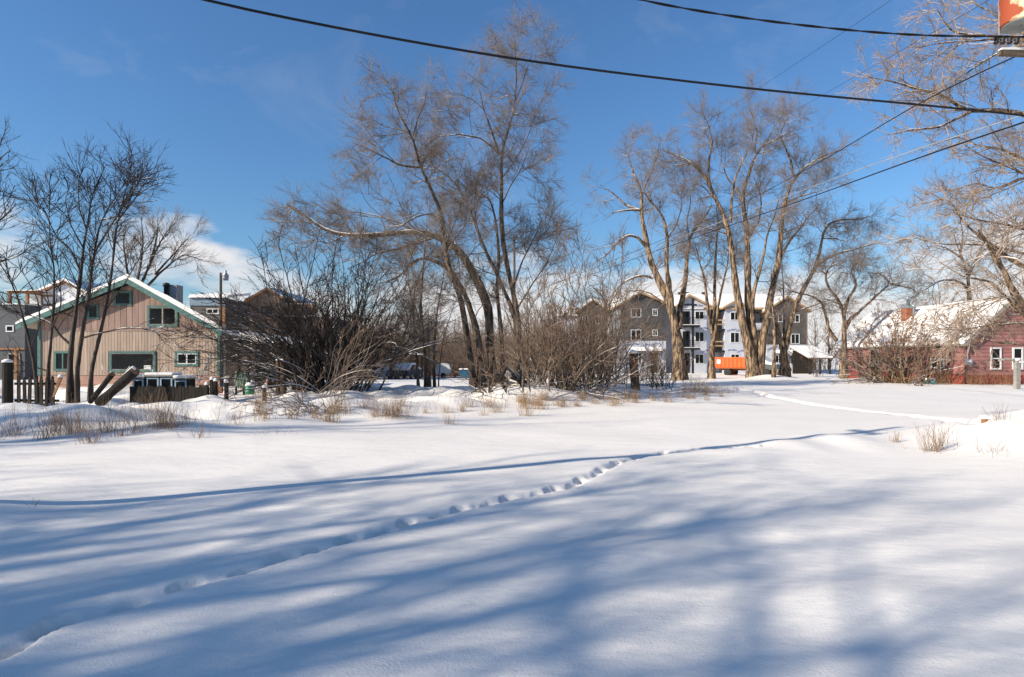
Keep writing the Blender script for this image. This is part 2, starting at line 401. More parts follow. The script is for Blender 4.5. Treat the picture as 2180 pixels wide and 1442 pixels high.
# ---------------------------------------------------------------- trees
def unit(v): return v / (np.linalg.norm(v, axis=-1, keepdims=True) + 1e-9)
def tubes(P, R, s, flute=0.0):
    n, k = R.shape
    T = unit(np.gradient(P, axis=1))
    m = np.abs(unit(P[:, -1] - P[:, 0])); ref = np.eye(3)[np.argmin(m, axis=1)][:, None, :]
    A = unit(np.cross(T, np.broadcast_to(ref, T.shape))); B = np.cross(T, A)
    an = np.arange(s) * 2 * np.pi / s
    RR = R[:, :, None] * np.ones(s)
    if flute:
        u = np.arange(n)[:, None, None] * 17.3 + np.arange(k)[None, :, None] * 0.33; w = np.arange(s)[None, None, :] * (5.0 / s) + 0 * u
        wr = np.cos(w * 2 * np.pi / 5.0); ws = np.sin(w * 2 * np.pi / 5.0)
        RR = RR * (1 + flute * (vnoise(u + 2.1 * wr, 40 + 2.1 * ws, 61) + 0.6 * vnoise(u * 2.3 + 4.2 * wr, 80 + 4.2 * ws, 62)) * 2)
    ring = P[:, :, None] + RR[:, :, :, None] * (np.cos(an)[None, None, :, None] * A[:, :, None] + np.sin(an)[None, None, :, None] * B[:, :, None])
    V = ring.reshape(-1, 3)
    b = (np.arange(n) * k * s)[:, None, None]; i = (np.arange(k - 1) * s)[None, :, None]; j = np.arange(s)[None, None, :]; j2 = (j + 1) % s
    Q = np.stack([b + i + j, b + i + j2, b + i + s + j2, b + i + s + j], -1).reshape(-1, 4)
    return V, Q
def join(parts):
    V, Q, o = [], [], 0
    for v, q in parts:
        V.append(v); Q.append(q + o); o += len(v)
    return np.concatenate(V), np.concatenate(Q)
def resample(pts, k, smooth=2):
    pts = np.array(pts, float); s = np.r_[0, np.cumsum(np.linalg.norm(np.diff(pts[:, :2], axis=0), axis=1))]
    t = np.linspace(0, s[-1], k)
    out = np.stack([np.interp(t, s, pts[:, c]) for c in range(pts.shape[1])], -1)
    for _ in range(smooth):
        out[1:-1] = 0.25 * out[:-2] + 0.5 * out[1:-1] + 0.25 * out[2:]
    return out
def traced(limbs, D, rng, k=30, spread=0.8, wig=1.0):
    """limbs: [pixel path, start radius, end radius]; a limb starting on an earlier one takes its depth there"""
    Ps, Rs, known = [], [], []
    for path, r0, r1 in limbs:
        q = resample(path, k)
        root = True; d0 = D
        if known:
            kk = np.concatenate(known); dd = np.hypot(kk[:, 0] - q[0, 0], kk[:, 1] - q[0, 1]); i = np.argmin(dd)
            if dd[i] < 16: d0 = kk[i, 2]; root = False
        t = np.linspace(0, 1, k)
        L = np.sum(np.hypot(*np.diff(q, axis=0).T)) / F * D
        dep = d0 + rng.uniform(-1, 1) * spread * 0.45 * L * (t ** 1.6 if root else t) + (rng.uniform(-.6, .6) if root and known else 0)
        q = q + wig * np.cumsum(rng.normal(0, 0.35, q.shape), axis=0) * (t[:, None] > 0.05) * 0.5
        known.append(np.c_[q, dep])
        Ps.append(np.c_[(q[:, 0] - CX) / F * dep, dep, CZ - (q[:, 1] - HY) / F * dep])
        R = r1 + (r0 - r1) * (1 - t) ** 0.95
        if root: R = R * (1 + 0.55 * np.exp(-t * L / 0.55))
        R = R * (1 + 0.05 * rng.normal(size=k))
        Rs.append(R)
    return np.array(Ps), np.array(Rs)
def grow(P, R, rng, per_m, t0, ang, length, k, up=0.3, wig=0.25, rmax=0.05, rfrac=0.6, rend=0.004, fall=0.45, bias=1.0):
    n, K = R.shape
    L = np.linalg.norm(np.diff(P, axis=1), axis=2).sum(1)
    cnt = rng.poisson(np.maximum(per_m * L * (1 - t0), 0.01))
    idx = np.repeat(np.arange(n), cnt); m = len(idx)
    if m == 0: return np.zeros((0, k, 3)), np.zeros((0, k))
    t = t0 + (1 - t0) * rng.random(m) ** bias
    f = np.minimum(t * (K - 1), K - 1.001); i = f.astype(int); fr = (f - i)[:, None]
    pos = P[idx, i] * (1 - fr) + P[idx, i + 1] * fr
    T = unit(P[idx, i + 1] - P[idx, i])
    rp = R[idx, i] * (1 - fr[:, 0]) + R[idx, i + 1] * fr[:, 0]
    N = unit(np.cross(T, rng.normal(size=(m, 3))))
    a = (ang + 0.28 * rng.normal(size=m))[:, None]
    d = np.cos(a) * T + np.sin(a) * N
    Lc = length * (1 - fall * t) * rng.uniform(0.45, 1.35, m)
    out = np.zeros((m, k, 3)); out[:, 0] = pos
    step = (Lc / (k - 1))[:, None]
    for j in range(1, k):
        out[:, j] = out[:, j - 1] + d * step
        d = unit(d + np.array([0, 0, up / k]) + rng.normal(size=(m, 3)) * wig / math.sqrt(k))
    r0 = np.minimum(rp * rfrac, rmax * rng.uniform(0.7, 1.1, m))
    r0 = np.maximum(r0, rend)
    tt = np.linspace(0, 1, k)[None]
    return out, r0[:, None] * (1 - tt) + rend * tt
def snow_on(P, R, rng, gate=0.55):
    T = unit(np.gradient(P, axis=1)); h = np.hypot(T[..., 0], T[..., 1])
    on = sstep(gate, gate + 0.3, h) * np.clip(0.55 + 2.4 * vnoise(P[..., 0] * 1.3 + P[..., 2], P[..., 1] * 1.3 - P[..., 2] * 1.7, 5) + 0.35, 0, 1)
    Q = P.copy(); Q[..., 2] += R * 0.55
    return Q, R * 0.78 * on
def finish(root, P0, R0, levels, m_trunk, m_crown, rng, snow=True, sides0=12, snow1=True):
    V, Q = tubes(P0, R0, sides0, 0.22 if sides0 > 8 else 0.0)
    mesh_arrays('trunk', V, Q, m_trunk, root)
    if levels:
        parts = [tubes(p, r, s) for p, r, s in levels if len(p)]
        V, Q = join(parts); mesh_arrays('crown', V, Q, m_crown, root)
    if snow:
        sp = [tubes(*snow_on(P0, R0, rng), 6)]
        if snow1 and levels and len(levels[0][0]):
            p, r, s = levels[0]; sp.append(tubes(*snow_on(p, r, rng, 0.62), 4))
        V, Q = join(sp); mesh_arrays('snow_cover', V, Q, 'roof_snow', root)
def branches(P0, R0, rng, l1, l2, l3, t0=0.3):
    """three orders of branches; each l = (per metre, angle, length, up, radius)"""
    out = []
    P1, R1 = grow(P0, R0, rng, l1[0], t0, l1[1], l1[2], 9, l1[3], 0.35, l1[4], 0.6, 0.010, bias=0.8)
    out.append((P1, R1, 5))
    P2, R2 = grow(np.concatenate([P1]), R1, rng, l2[0], 0.12, l2[1], l2[2], 4, l2[3], 0.40, l2[4], 0.65, 0.006, bias=0.85)
    out.append((P2, R2, 3))
    P3, R3 = grow(P2, R2, rng, l3[0] * 1.7, 0.08, l3[1], l3[2], 2, l3[3], 0.3, l3[4], 0.9, l3[4] * 0.45)
    R3 = np.maximum(R3, l3[4] * 0.42)
    if len(P3): P3[:, 1] += np.array([0, 0, l3[3] * 0.15]) * np.linalg.norm(P3[:, 1] - P3[:, 0], axis=1)[:, None]
    out.append((P3, R3, 3))
    return out
def Z(x0, y0, s): return lambda *p: [(x0 + a / s, y0 + b / s) for a, b in p]
Z3, Z4, Z5, Z6, Z7, Z8, Z1, ZL = Z(780, 540, 3.433), Z(1200, 540, 3.433), Z(1680, 540, 3.434), Z(1780, 0, 2.67), Z(560, 0, 2.576), Z(1200, 160, 2.773), Z(0, 540, 3.433), Z(0, 280, 4.006)
GROUP_T = 'bare trees along the snowy lot'
def tree(name, label, D, limbs, l1, l2, l3, seed, m_trunk='bark', m_crown='twig', t0=0.3, spread=0.8, group=GROUP_T, sink=0.35, wig=1.0, snow=True, cat='tree', rs=0.7):
    limbs = [(p, q0 * rs, q1 * max(rs, 0.7)) for p, q0, q1 in limbs]
    rng = np.random.default_rng(seed)
    P0, R0 = traced(limbs, D, rng, spread=spread, wig=wig)
    for i in range(len(limbs)):                     # root ends go into the snow
        b = P0[i, 0]; g = float(base_height(b[0], b[1]))
        if b[2] < g + 0.8: P0[i, 0, 2] = min(b[2], g - sink)
    root = thing(name, label, cat, (P0[0, 0, 0], P0[0, 0, 1], float(base_height(P0[0, 0, 0], P0[0, 0, 1]))), group)
    finish(root, P0, R0, branches(P0, R0, rng, l1, l2, l3, t0), m_trunk, m_crown, rng, snow)
    return root
S1, S2, S3 = (2.7, 0.95, 2.6, 0.25, 0.034), (4.9, 0.85, 1.25, 0.2, 0.016), (10.5, 0.75, 0.8, 0.15, 0.0068)
def sc(l, k=1.0, d=1.0, up=0.0): return (l[0] * d, l[1], l[2] * k, l[3] + up, l[4] * k)

# the great tree in the middle of the picture
tree('willow_tree', 'tallest many-stemmed bare tree in the middle, with a long snowy arching limb', 30.0, [
    ([(1008, 832), (1007, 802), (995, 715), (981, 627), (966, 592), (950, 555), (948, 481), (933, 435), (917, 400), (902, 369), (890, 342), (886, 307), (880, 287), (863, 264), (845, 237), (838, 195)], 0.36, 0.03),
    ([(1026, 830), (1022, 744), (1010, 686), (995, 636), (975, 596), (952, 569), (920, 552), (896, 546), (870, 560), (861, 584), (835, 598), (805, 603)], 0.40, 0.03),
    ([(1046, 828), (1044, 740), (1042, 680), (1039, 651), (1030, 622), (1013, 595), (997, 558), (971, 524), (933, 501), (882, 491), (808, 501), (731, 503), (688, 491), (665, 472), (643, 450), (612, 436)], 0.52, 0.07),
    ([(1106, 826), (1105, 740), (1103, 665), (1092, 622), (1083, 584), (1074, 540), (1065, 466), (1067, 419), (1069, 373), (1063, 330), (1072, 303), (1088, 264), (1096, 217), (1100, 171), (1100, 136), (1092, 78)], 0.34, 0.025),
    ([(1071, 812), (1068, 715), (1062, 656), (1058, 604), (1063, 543), (1059, 485), (1049, 435), (1039, 411), (1028, 408), (1014, 410), (991, 419)], 0.26, 0.04),
    ([(1100, 690), (1095, 670), (1071, 613), (1054, 575), (1037, 543), (1018, 497), (1002, 454), (987, 419), (968, 388), (940, 365), (909, 345), (880, 340)], 0.22, 0.03),
    ([(880, 287), (890, 252), (905, 221), (911, 180)], 0.07, 0.015),
    ([(894, 357), (871, 355), (847, 351), (828, 340), (801, 328), (773, 314), (750, 305)], 0.10, 0.02),
    ([(1063, 330), (1057, 311), (1041, 264), (1030, 233), (1022, 194), (1010, 167), (985, 148)], 0.12, 0.015),
    ([(1061, 328), (1041, 307), (1022, 293), (999, 289), (971, 285), (948, 289), (905, 291)], 0.09, 0.015),
    ([(945, 480), (937, 466), (917, 456), (894, 460), (871, 470), (840, 490)], 0.10, 0.03),
    ([(936, 502), (900, 515), (850, 530), (800, 540), (770, 560), (740, 575)], 0.14, 0.02),
    ([(880, 492), (850, 475), (800, 460), (745, 450), (700, 430)], 0.09, 0.015),
    ([(885, 492), (868, 470), (850, 430), (838, 395), (820, 360)], 0.06, 0.012),
    ([(731, 503), (700, 520), (660, 512), (620, 520)], 0.07, 0.012),
    ([(1066, 440), (1085, 400), (1110, 360), (1130, 310)], 0.07, 0.012), ([(1068, 380), (1095, 345), (1125, 290), (1140, 240)], 0.06, 0.012),
    ([(1090, 620), (1110, 560), (1140, 500), (1165, 440)], 0.10, 0.015), ([(1100, 660), (1130, 610), (1165, 560), (1190, 500)], 0.09, 0.015),
    ([(1096, 217), (1112, 180), (1130, 130), (1138, 90)], 0.05, 0.01), ([(1030, 233), (1010, 215), (980, 200), (950, 195)], 0.05, 0.01),
    ([(1018, 497), (1010, 440), (1015, 380), (1035, 330)], 0.08, 0.012), ([(950, 520), (970, 470), (985, 430), (1000, 380)], 0.08, 0.012),
    ], sc(S1, 1.05, 0.92), sc(S2, 1.0, 1.1), sc(S3, 1.0, 1.05), 11, t0=0.32, m_trunk='bark_grey', rs=0.50)
tree('cluster_tree', 'slim three-stemmed tree left of the great middle tree', 27.5, [
    ([(908, 838), (905, 750), (899, 703), (895, 651), (898, 604), (902, 557), (908, 480)], 0.20, 0.02),
    ([(891, 830), (888, 773), (882, 703), (879, 656), (870, 604), (858, 565), (840, 520)], 0.12, 0.015),
    ([(926, 848), (923, 773), (926, 721), (931, 656), (940, 613), (946, 565), (955, 510)], 0.14, 0.015),
    ([(917, 845), (914, 790), (910, 700)], 0.14, 0.05), ([(902, 700), (890, 672), (880, 640), (884, 590)], 0.07, 0.012), ([(932, 846), (936, 780), (944, 720), (962, 660), (985, 600)], 0.06, 0.012)],
    sc(S1, 0.7, 1.3), sc(S2, 0.8, 1.1), sc(S3, 0.9, 0.8), 12, m_trunk='bark_grey', t0=0.25, rs=0.52)
# right-hand trees
tree('cottonwood_tree', 'broad bare tree with thick leaning trunk left of the orange truck', 50, [
    ([(1447, 797), (1445, 744), (1439, 700), (1433, 665), (1426, 640), (1416, 620), (1402, 593), (1384, 557), (1377, 521), (1370, 485), (1362, 448), (1366, 427), (1370, 405), (1359, 391), (1344, 362), (1335, 325)], 0.66, 0.05),
    ([(1436, 690), (1428, 640), (1424, 611), (1418, 567), (1420, 521), (1418, 495), (1413, 467), (1395, 441), (1380, 427), (1370, 409)], 0.36, 0.05),
    ([(1445, 700), (1447, 660), (1460, 593), (1463, 557), (1467, 510), (1481, 485), (1499, 467), (1516, 436)], 0.36, 0.05),
    ([(1377, 528), (1359, 506), (1337, 501), (1315, 517), (1297, 539), (1270, 560)], 0.17, 0.03),
    ([(1391, 593), (1373, 587), (1355, 589), (1333, 598), (1310, 618), (1290, 650)], 0.14, 0.03),
    ([(1362, 448), (1337, 447), (1308, 452), (1285, 468)], 0.14, 0.02), ([(1360, 448), (1333, 438), (1305, 412), (1277, 392)], 0.16, 0.02),
    ([(1370, 405), (1385, 370), (1400, 330), (1405, 290)], 0.09, 0.015), ([(1416, 648), (1386, 624), (1363, 617), (1326, 620)], 0.12, 0.03),
    ([(1420, 510), (1440, 480), (1452, 440), (1450, 400)], 0.10, 0.015), ([(1467, 510), (1462, 470), (1470, 430), (1465, 390)], 0.10, 0.015)],
    sc(S1, 1.35, 0.75), sc(S2, 1.35, 0.9), sc(S3, 1.2, 0.75), 13, t0=0.35, rs=0.75)
tree('slender_tree', 'slender forked tree with snow stuck to its trunk beside the orange truck', 51, [
    ([(1515, 796), (1515, 744), (1523, 703), (1522, 657), (1522, 598), (1523, 540), (1528, 480), (1524, 430)], 0.36, 0.03),
    ([(1517, 710), (1506, 657), (1500, 598), (1488, 557), (1478, 510)], 0.24, 0.02), ([(1523, 700), (1529, 648), (1538, 607), (1547, 569), (1555, 500)], 0.18, 0.02)],
    sc(S1, 1.1, 0.9), sc(S2, 1.2, 0.9), sc(S3, 1.2, 0.7), 14, t0=0.4, rs=0.70)
tree('cottonwood_tree', 'largest right-hand bare tree, massive trunk hiding half the orange truck', 48, [
    ([(1605, 801), (1599, 750), (1585, 715), (1577, 671), (1568, 627), (1561, 578), (1558, 540), (1553, 500), (1543, 465), (1528, 430), (1514, 405), (1503, 373), (1481, 355), (1460, 337), (1438, 331), (1405, 318)], 0.62, 0.04),
    ([(1612, 801), (1606, 744), (1597, 691), (1591, 627), (1592, 584), (1590, 539), (1591, 492), (1582, 448), (1577, 412), (1586, 391), (1597, 358), (1607, 322), (1633, 301), (1665, 292), (1690, 276)], 0.55, 0.04),
    ([(1616, 800), (1621, 738), (1634, 671), (1640, 633), (1649, 590), (1660, 552), (1663, 485), (1669, 434), (1680, 405), (1690, 376), (1712, 358), (1741, 337), (1777, 322), (1803, 318)], 0.52, 0.04),
    ([(1610, 745), (1604, 690), (1603, 650), (1608, 610), (1619, 575), (1627, 540), (1633, 503), (1651, 459), (1660, 420)], 0.30, 0.03),
    ([(1514, 405), (1508, 373), (1510, 340), (1517, 304), (1510, 268), (1492, 232)], 0.18, 0.02),
    ([(1555, 475), (1557, 427), (1564, 384), (1579, 344), (1600, 311), (1605, 270)], 0.18, 0.02),
    ([(1690, 376), (1683, 340), (1665, 297), (1662, 283), (1680, 245)], 0.14, 0.02),
    ([(1597, 499), (1615, 474), (1620, 434), (1618, 412), (1604, 376)], 0.16, 0.03),
    ([(1638, 640), (1654, 564), (1672, 528), (1687, 506), (1705, 485), (1722, 460), (1745, 436)], 0.24, 0.03),
    ([(1553, 500), (1520, 490), (1490, 480), (1460, 490)], 0.12, 0.02), ([(1607, 322), (1612, 280), (1600, 240), (1590, 215)], 0.10, 0.015), ([(1633, 301), (1650, 265), (1675, 235)], 0.08, 0.012),
    ([(1528, 430), (1500, 400), (1470, 385), (1450, 380)], 0.10, 0.015), ([(1669, 434), (1700, 420), (1740, 410), (1770, 395)], 0.12, 0.015), ([(1577, 412), (1550, 380), (1535, 340), (1540, 300)], 0.12, 0.015)],
    sc(S1, 1.35, 0.85), sc(S2, 1.35, 0.95), sc(S3, 1.2, 0.75), 15, t0=0.42, rs=0.66)
tree('leaning_tree', 'bare tree with limbs leaning right, just right of the truck', 50, [
    ([(1672, 798), (1668, 745), (1658, 715), (1648, 677), (1640, 640)], 0.50, 0.20),
    ([(1671, 745), (1689, 668), (1707, 622), (1730, 584), (1745, 542), (1752, 506), (1755, 486), (1766, 474), (1791, 467), (1835, 468), (1870, 455)], 0.33, 0.03),
    ([(1732, 580), (1737, 567), (1763, 549), (1791, 537), (1820, 531), (1849, 522), (1885, 515)], 0.18, 0.02),
    ([(1752, 508), (1777, 508), (1802, 515), (1830, 500)], 0.09, 0.015), ([(1669, 735), (1669, 657), (1668, 598), (1666, 560)], 0.17, 0.03),
    ([(1690, 665), (1720, 655), (1760, 640), (1800, 632)], 0.10, 0.02)],
    sc(S1, 1.2, 0.85), sc(S2, 1.3, 0.9), sc(S3, 1.2, 0.8), 16, t0=0.4, rs=0.70)
tree('young_tree', 'thin straight young trunk in front of the truck bonnet', 46, [
    ([(1647, 803), (1649, 726), (1646, 671), (1640, 620), (1644, 570)], 0.15, 0.02)], sc(S1, 0.6, 1.0), sc(S2, 0.8, 0.7), sc(S3, 1, 0.5), 17, t0=0.4, rs=0.90, m_trunk='bark')
tree('gnarled_tree', 'gnarled low bare tree with twisting limbs left of the red house', 47, [
    ([(1797, 790)] + Z5((400, 560), (400, 440), (380, 380), (330, 300), (270, 230), (260, 150), (290, 90), (350, 70)), 0.42, 0.05),
    (Z5((400, 450), (430, 340), (490, 240), (480, 180), (450, 140), (480, 60), (540, 10)), 0.22, 0.03),
    (Z5((400, 560), (440, 490), (520, 420), (620, 330), (740, 220), (690, 170), (640, 140), (600, 150)), 0.26, 0.03),
    (Z5((740, 222), (800, 235), (900, 260), (950, 300)), 0.13, 0.02),
    (Z5((350, 640), (290, 560), (270, 450), (240, 350), (160, 300), (0, 265)), 0.24, 0.04), (Z5((380, 380), (300, 340), (200, 330)), 0.10, 0.02)],
    sc(S1, 1.0, 1.1), sc(S2, 1.1, 1.1), sc(S3, 1.1, 0.9), 18, t0=0.4, rs=0.58)
tree('backyard_tree', 'bare tree rising behind the red house roof', 56, [
    (Z5((1330, 800), (1320, 360), (1310, 150), (1250, 0), (1200, -150)), 0.42, 0.05), (Z5((1320, 300), (1280, 220), (1200, 190), (1100, 200), (940, 300)), 0.2, 0.03),
    (Z5((1310, 150), (1380, 20), (1450, -120)), 0.2, 0.03), (Z5((1270, 40), (1150, -40), (1060, -60)), 0.14, 0.03), (Z5((1250, 0), (1270, -140), (1240, -280)), 0.14, 0.03)],
    sc(S1, 1.3, 0.9), sc(S2, 1.3, 0.9), sc(S3, 1.2, 0.7), 19, t0=0.4, rs=0.70)
# tree at the right edge: its trunk stands outside the picture
tree('roadside_tree', 'large pale tree at the right edge whose branches overhang the wires', 15.5, [
    ([(2330, 900), (2310, 700), (2300, 450), (2270, 240), (2250, 60), (2260, -200)], 0.45, 0.12),
    ([(2298, 330)] + Z6((1180, 680), (1068, 650), (950, 630), (800, 630), (750, 640), (690, 600), (640, 560), (580, 525), (480, 520), (420, 500), (360, 470), (280, 460), (180, 440)), 0.125, 0.012),
    (Z6((760, 640), (680, 680), (600, 720), (540, 735), (420, 745), (330, 770)), 0.05, 0.01),
    ([(2265, 200)] + Z6((1150, 250), (1068, 225), (950, 210), (800, 200), (660, 190), (600, 100), (570, 40)), 0.085, 0.01),
    (Z6((960, 220), (880, 225), (700, 240), (560, 250), (440, 270)), 0.04, 0.008),
    ([(2262, 150)] + Z6((1068, 250), (940, 290), (850, 340), (760, 400), (680, 450), (640, 520)), 0.06, 0.01),
    ([(2252, 100)] + Z6((1000, 170), (930, 110), (870, 60), (810, 40), (770, 0), (720, -80)), 0.06, 0.01),
    ([(2300, 420)] + Z6((1068, 910), (1000, 870), (900, 840), (800, 830), (700, 770), (620, 800)), 0.08, 0.01),
    ([(2300, 470)] + Z6((1068, 1000), (1010, 1030), (900, 1080), (800, 1030), (720, 1060), (600, 1100)), 0.07, 0.01),
    ([(2305, 580)] + Z6((1068, 1520), (950, 1442), (800, 1330), (700, 1240), (680, 1170), (610, 1110), (560, 1140)), 0.10, 0.01),
    ([(2305, 560)] + Z6((1068, 1440), (900, 1400), (760, 1385), (640, 1390), (500, 1365), (420, 1330)), 0.06, 0.008),
    ([(2318, 800), (2260, 740), (2200, 690), (2157, 616), (2134, 569), (2105, 525), (2085, 490)], 0.20, 0.04),
    ([(2200, 690), (2150, 640), (2110, 600), (2050, 590), (2000, 560)], 0.06, 0.01), ([(2310, 720), (2220, 690), (2150, 690), (2060, 700), (1990, 705)], 0.05, 0.008),
    ([(2310, 760), (2200, 735), (2120, 730), (2050, 705), (2020, 690)], 0.05, 0.008), ([(2305, 640), (2230, 660), (2150, 630), (2080, 640), (2010, 650)], 0.05, 0.008),
    ([(2302, 520), (2220, 500), (2150, 480), (2080, 470), (2020, 450)], 0.07, 0.01), ([(2300, 380), (2230, 390), (2160, 360), (2090, 330), (2040, 300)], 0.06, 0.01)],
    (5.2, 0.85, 1.5, -0.15, 0.020), (5.6, 0.8, 0.75, 0.0, 0.008), (9.0, 0.7, 0.42, 0.0, 0.0050), 21, m_trunk='bark', m_crown='twig_pale', t0=0.2, spread=0.5, wig=1.6, rs=0.75)
# left-hand trees
tree('thin_stemmed_tree', 'dark slim many-stemmed tree before the beige house', 19.0, [
    ([(150, 850), (149, 788), (151, 744), (159, 686), (167, 627), (172, 590), (178, 530), (185, 492), (192, 455), (197, 410), (210, 387), (228, 350)], 0.13, 0.012),
    ([(165, 850), (163, 796), (169, 756), (175, 703), (187, 642), (193, 584), (200, 540), (207, 492), (225, 450), (245, 420), (268, 385)], 0.11, 0.012),
    ([(192, 850), (195, 788), (210, 729), (227, 656), (236, 600), (242, 545), (250, 470), (270, 397), (277, 362), (284, 330)], 0.09, 0.012),
    ([(172, 580), (150, 530), (122, 507), (107, 480), (97, 450), (75, 430), (64, 400)], 0.05, 0.008),
    ([(151, 735), (125, 712), (111, 691), (90, 680), (30, 664)], 0.06, 0.01), ([(175, 720), (218, 709), (262, 699), (306, 699), (350, 712), (393, 750)], 0.04, 0.006),
    ([(227, 656), (262, 610), (290, 560), (320, 520)], 0.04, 0.008), ([(200, 540), (230, 490), (262, 440), (300, 375)], 0.045, 0.008),
    ([(185, 492), (170, 450), (168, 400), (175, 360)], 0.04, 0.008), ([(250, 470), (290, 420), (315, 380), (328, 360)], 0.04, 0.008), ([(178, 530), (150, 480), (140, 430), (150, 390)], 0.04, 0.008)],
    (6.4, 0.75, 1.2, 0.4, 0.015), (5.0, 0.65, 0.75, 0.4, 0.008), (5.4, 0.55, 0.45, 0.4, 0.0048), 31, 'bark_dark', 'twig_dark', t0=0.3, rs=0.66, spread=0.5)
tree('thin_stemmed_tree', 'dark crooked slim tree rising out of the picket fence', 17.6, [
    ([(82, 860), (73, 773), (64, 732), (55, 697), (38, 636), (17, 584), (8, 540)], 0.075, 0.01),
    ([(103, 838), (102, 788), (108, 744), (114, 642), (115, 569), (107, 530), (103, 460), (108, 392)], 0.06, 0.01),
    ([(66, 740), (85, 690), (80, 640), (60, 600), (40, 570), (0, 545)], 0.03, 0.006), ([(110, 700), (130, 650), (128, 590), (120, 540)], 0.03, 0.006), ([(100, 790), (60, 775), (20, 778)], 0.03, 0.006)],
    (5.2, 0.7, 1.4, 0.4, 0.013), (4.4, 0.6, 0.75, 0.4, 0.007), (4.6, 0.55, 0.36, 0.4, 0.0042), 32, 'bark_dark', 'twig_dark', t0=0.3, rs=0.75, spread=0.5)
tree('street_tree', 'rounded bare tree spreading behind the beige house roof', 46, [
    ([(282, 800), (284, 700), (286, 640), (300, 560), (305, 510), (300, 465)], 0.34, 0.03), ([(286, 640), (320, 560), (350, 500), (372, 475)], 0.2, 0.02),
    ([(286, 640), (340, 580), (390, 540), (430, 552)], 0.18, 0.02), ([(286, 645), (270, 580), (262, 520), (268, 480)], 0.18, 0.02), ([(320, 560), (335, 500), (338, 462)], 0.14, 0.02), ([(330, 585), (380, 530), (405, 500)], 0.12, 0.02)],
    (3.0, 0.5, 2.4, 0.6, 0.04), (3.4, 0.5, 1.3, 0.4, 0.016), (6.0, 0.5, 0.8, 0.3, 0.009), 33, 'bark_dark', 'twig', t0=0.3, rs=0.70)
tree('boundary_tree', 'dark bare tree at the left edge reaching in over the fence', 22, [
    ([(-120, 880), (-110, 700), (-95, 560), (-70, 470), (-50, 400), (-60, 300)], 0.26, 0.04), ([(-88, 530), (-40, 500), (0, 470), (30, 440)], 0.09, 0.012), ([(-105, 640), (-60, 600), (-10, 560), (40, 545), (70, 520)], 0.08, 0.012),
    ([(-60, 440), (-30, 390), (0, 340), (25, 318)], 0.06, 0.01), ([(-108, 690), (-50, 640), (0, 620), (50, 640)], 0.06, 0.01), ([(-100, 600), (-60, 540), (-20, 480), (5, 400)], 0.06, 0.01)],
    (3.2, 0.6, 1.5, 0.4, 0.022), (4.2, 0.6, 0.75, 0.4, 0.009), (5.4, 0.6, 0.45, 0.3, 0.005), 34, 'bark_dark', 'twig_dark', t0=0.25, rs=0.80, spread=0.6)

# ---------------------------------------------------------------- bushes
def bush(name, label, base, n, length, elev, az, droop, r0, l1, l2, l3, seed, m1='bark_dark', m2='twig_bush', basew=0.35, group='bushes along the lot edge', snow=True, cat='bush', k=16, leaves=None):
    rng = np.random.default_rng(seed)
    P0 = np.zeros((n, k, 3)); b = np.array(base, float)
    e = np.radians(rng.uniform(*elev, n)); a = np.radians(rng.uniform(*az, n))
    d = np.c_[np.cos(e) * np.cos(a), np.cos(e) * np.sin(a), np.sin(e)]
    L = rng.uniform(*length, n)
    P0[:, 0] = b + np.c_[rng.normal(0, basew, n), rng.normal(0, basew, n), np.full(n, -0.15)]
    for j in range(1, k):
        P0[:, j] = P0[:, j - 1] + d * (L / (k - 1))[:, None]
        d = unit(d + np.array([0, 0, -droop / k]) + rng.normal(size=(n, 3)) * 0.10)
    t = np.linspace(0, 1, k)[None]
    R0 = (r0 * rng.uniform(0.5, 1.15, n))[:, None] * (1 - 0.85 * t)
    root = thing(name, label, cat, b, group)
    lv = branches(P0, R0, rng, l1, l2, l3, 0.2)
    finish(root, P0, R0, lv, m1, m2, rng, snow, 6, False)
    if leaves:
        tips = np.concatenate([p[:, -1] for p, r, s in lv[:leaves[2]]])
        tips = tips[rng.random(len(tips)) < leaves[0]]
        m = len(tips) * 3
        c = np.repeat(tips, 3, 0) + rng.normal(0, 0.04, (m, 3)); w = leaves[1]
        A = unit(rng.normal(size=(m, 3))) * w; B = unit(rng.normal(size=(m, 3))) * w * 0.5
        V = np.stack([c - A, c + B, c + A, c - B], 1).reshape(-1, 3)
        o = mesh_arrays('dead_leaf_cluster', V, np.arange(m * 4).reshape(-1, 4), 'dead_leaf', root, False); o['kind'] = 'stuff'
    return root
B1, B2, B3 = (2.0, 0.6, 1.25, 0.3, 0.014), (3.2, 0.6, 0.65, 0.25, 0.0075), (4.4, 0.6, 0.38, 0.2, 0.005)
b0 = hit(668, 832)
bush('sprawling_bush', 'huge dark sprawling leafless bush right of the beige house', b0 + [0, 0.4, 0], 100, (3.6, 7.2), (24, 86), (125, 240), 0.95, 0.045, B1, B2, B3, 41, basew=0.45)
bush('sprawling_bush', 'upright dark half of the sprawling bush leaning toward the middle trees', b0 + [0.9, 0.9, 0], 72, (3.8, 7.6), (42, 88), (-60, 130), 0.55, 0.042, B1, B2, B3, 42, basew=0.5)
bush('fallen_brush', 'collapsed straw-coloured brush in front of the sprawling bush', hit(650, 872), 46, (0.9, 2.0), (8, 60), (100, 330), 0.9, 0.014, (2, .6, .5, 0, .007), (2, .6, .3, 0, .005), (0.5, .6, .2, 0, .004), 43, 'twig_brown', 'twig_brown', 0.35)
bush('leaning_brush', 'pale arching stems leaning right off the sprawling bush', hit(700, 838), 26, (2.0, 3.8), (35, 75), (-50, 60), 0.7, 0.018, (1.4, .6, .7, .1, .01), B3, (0.5, .6, .2, 0, .004), 44, 'twig_pale', 'twig_brown', 0.3)
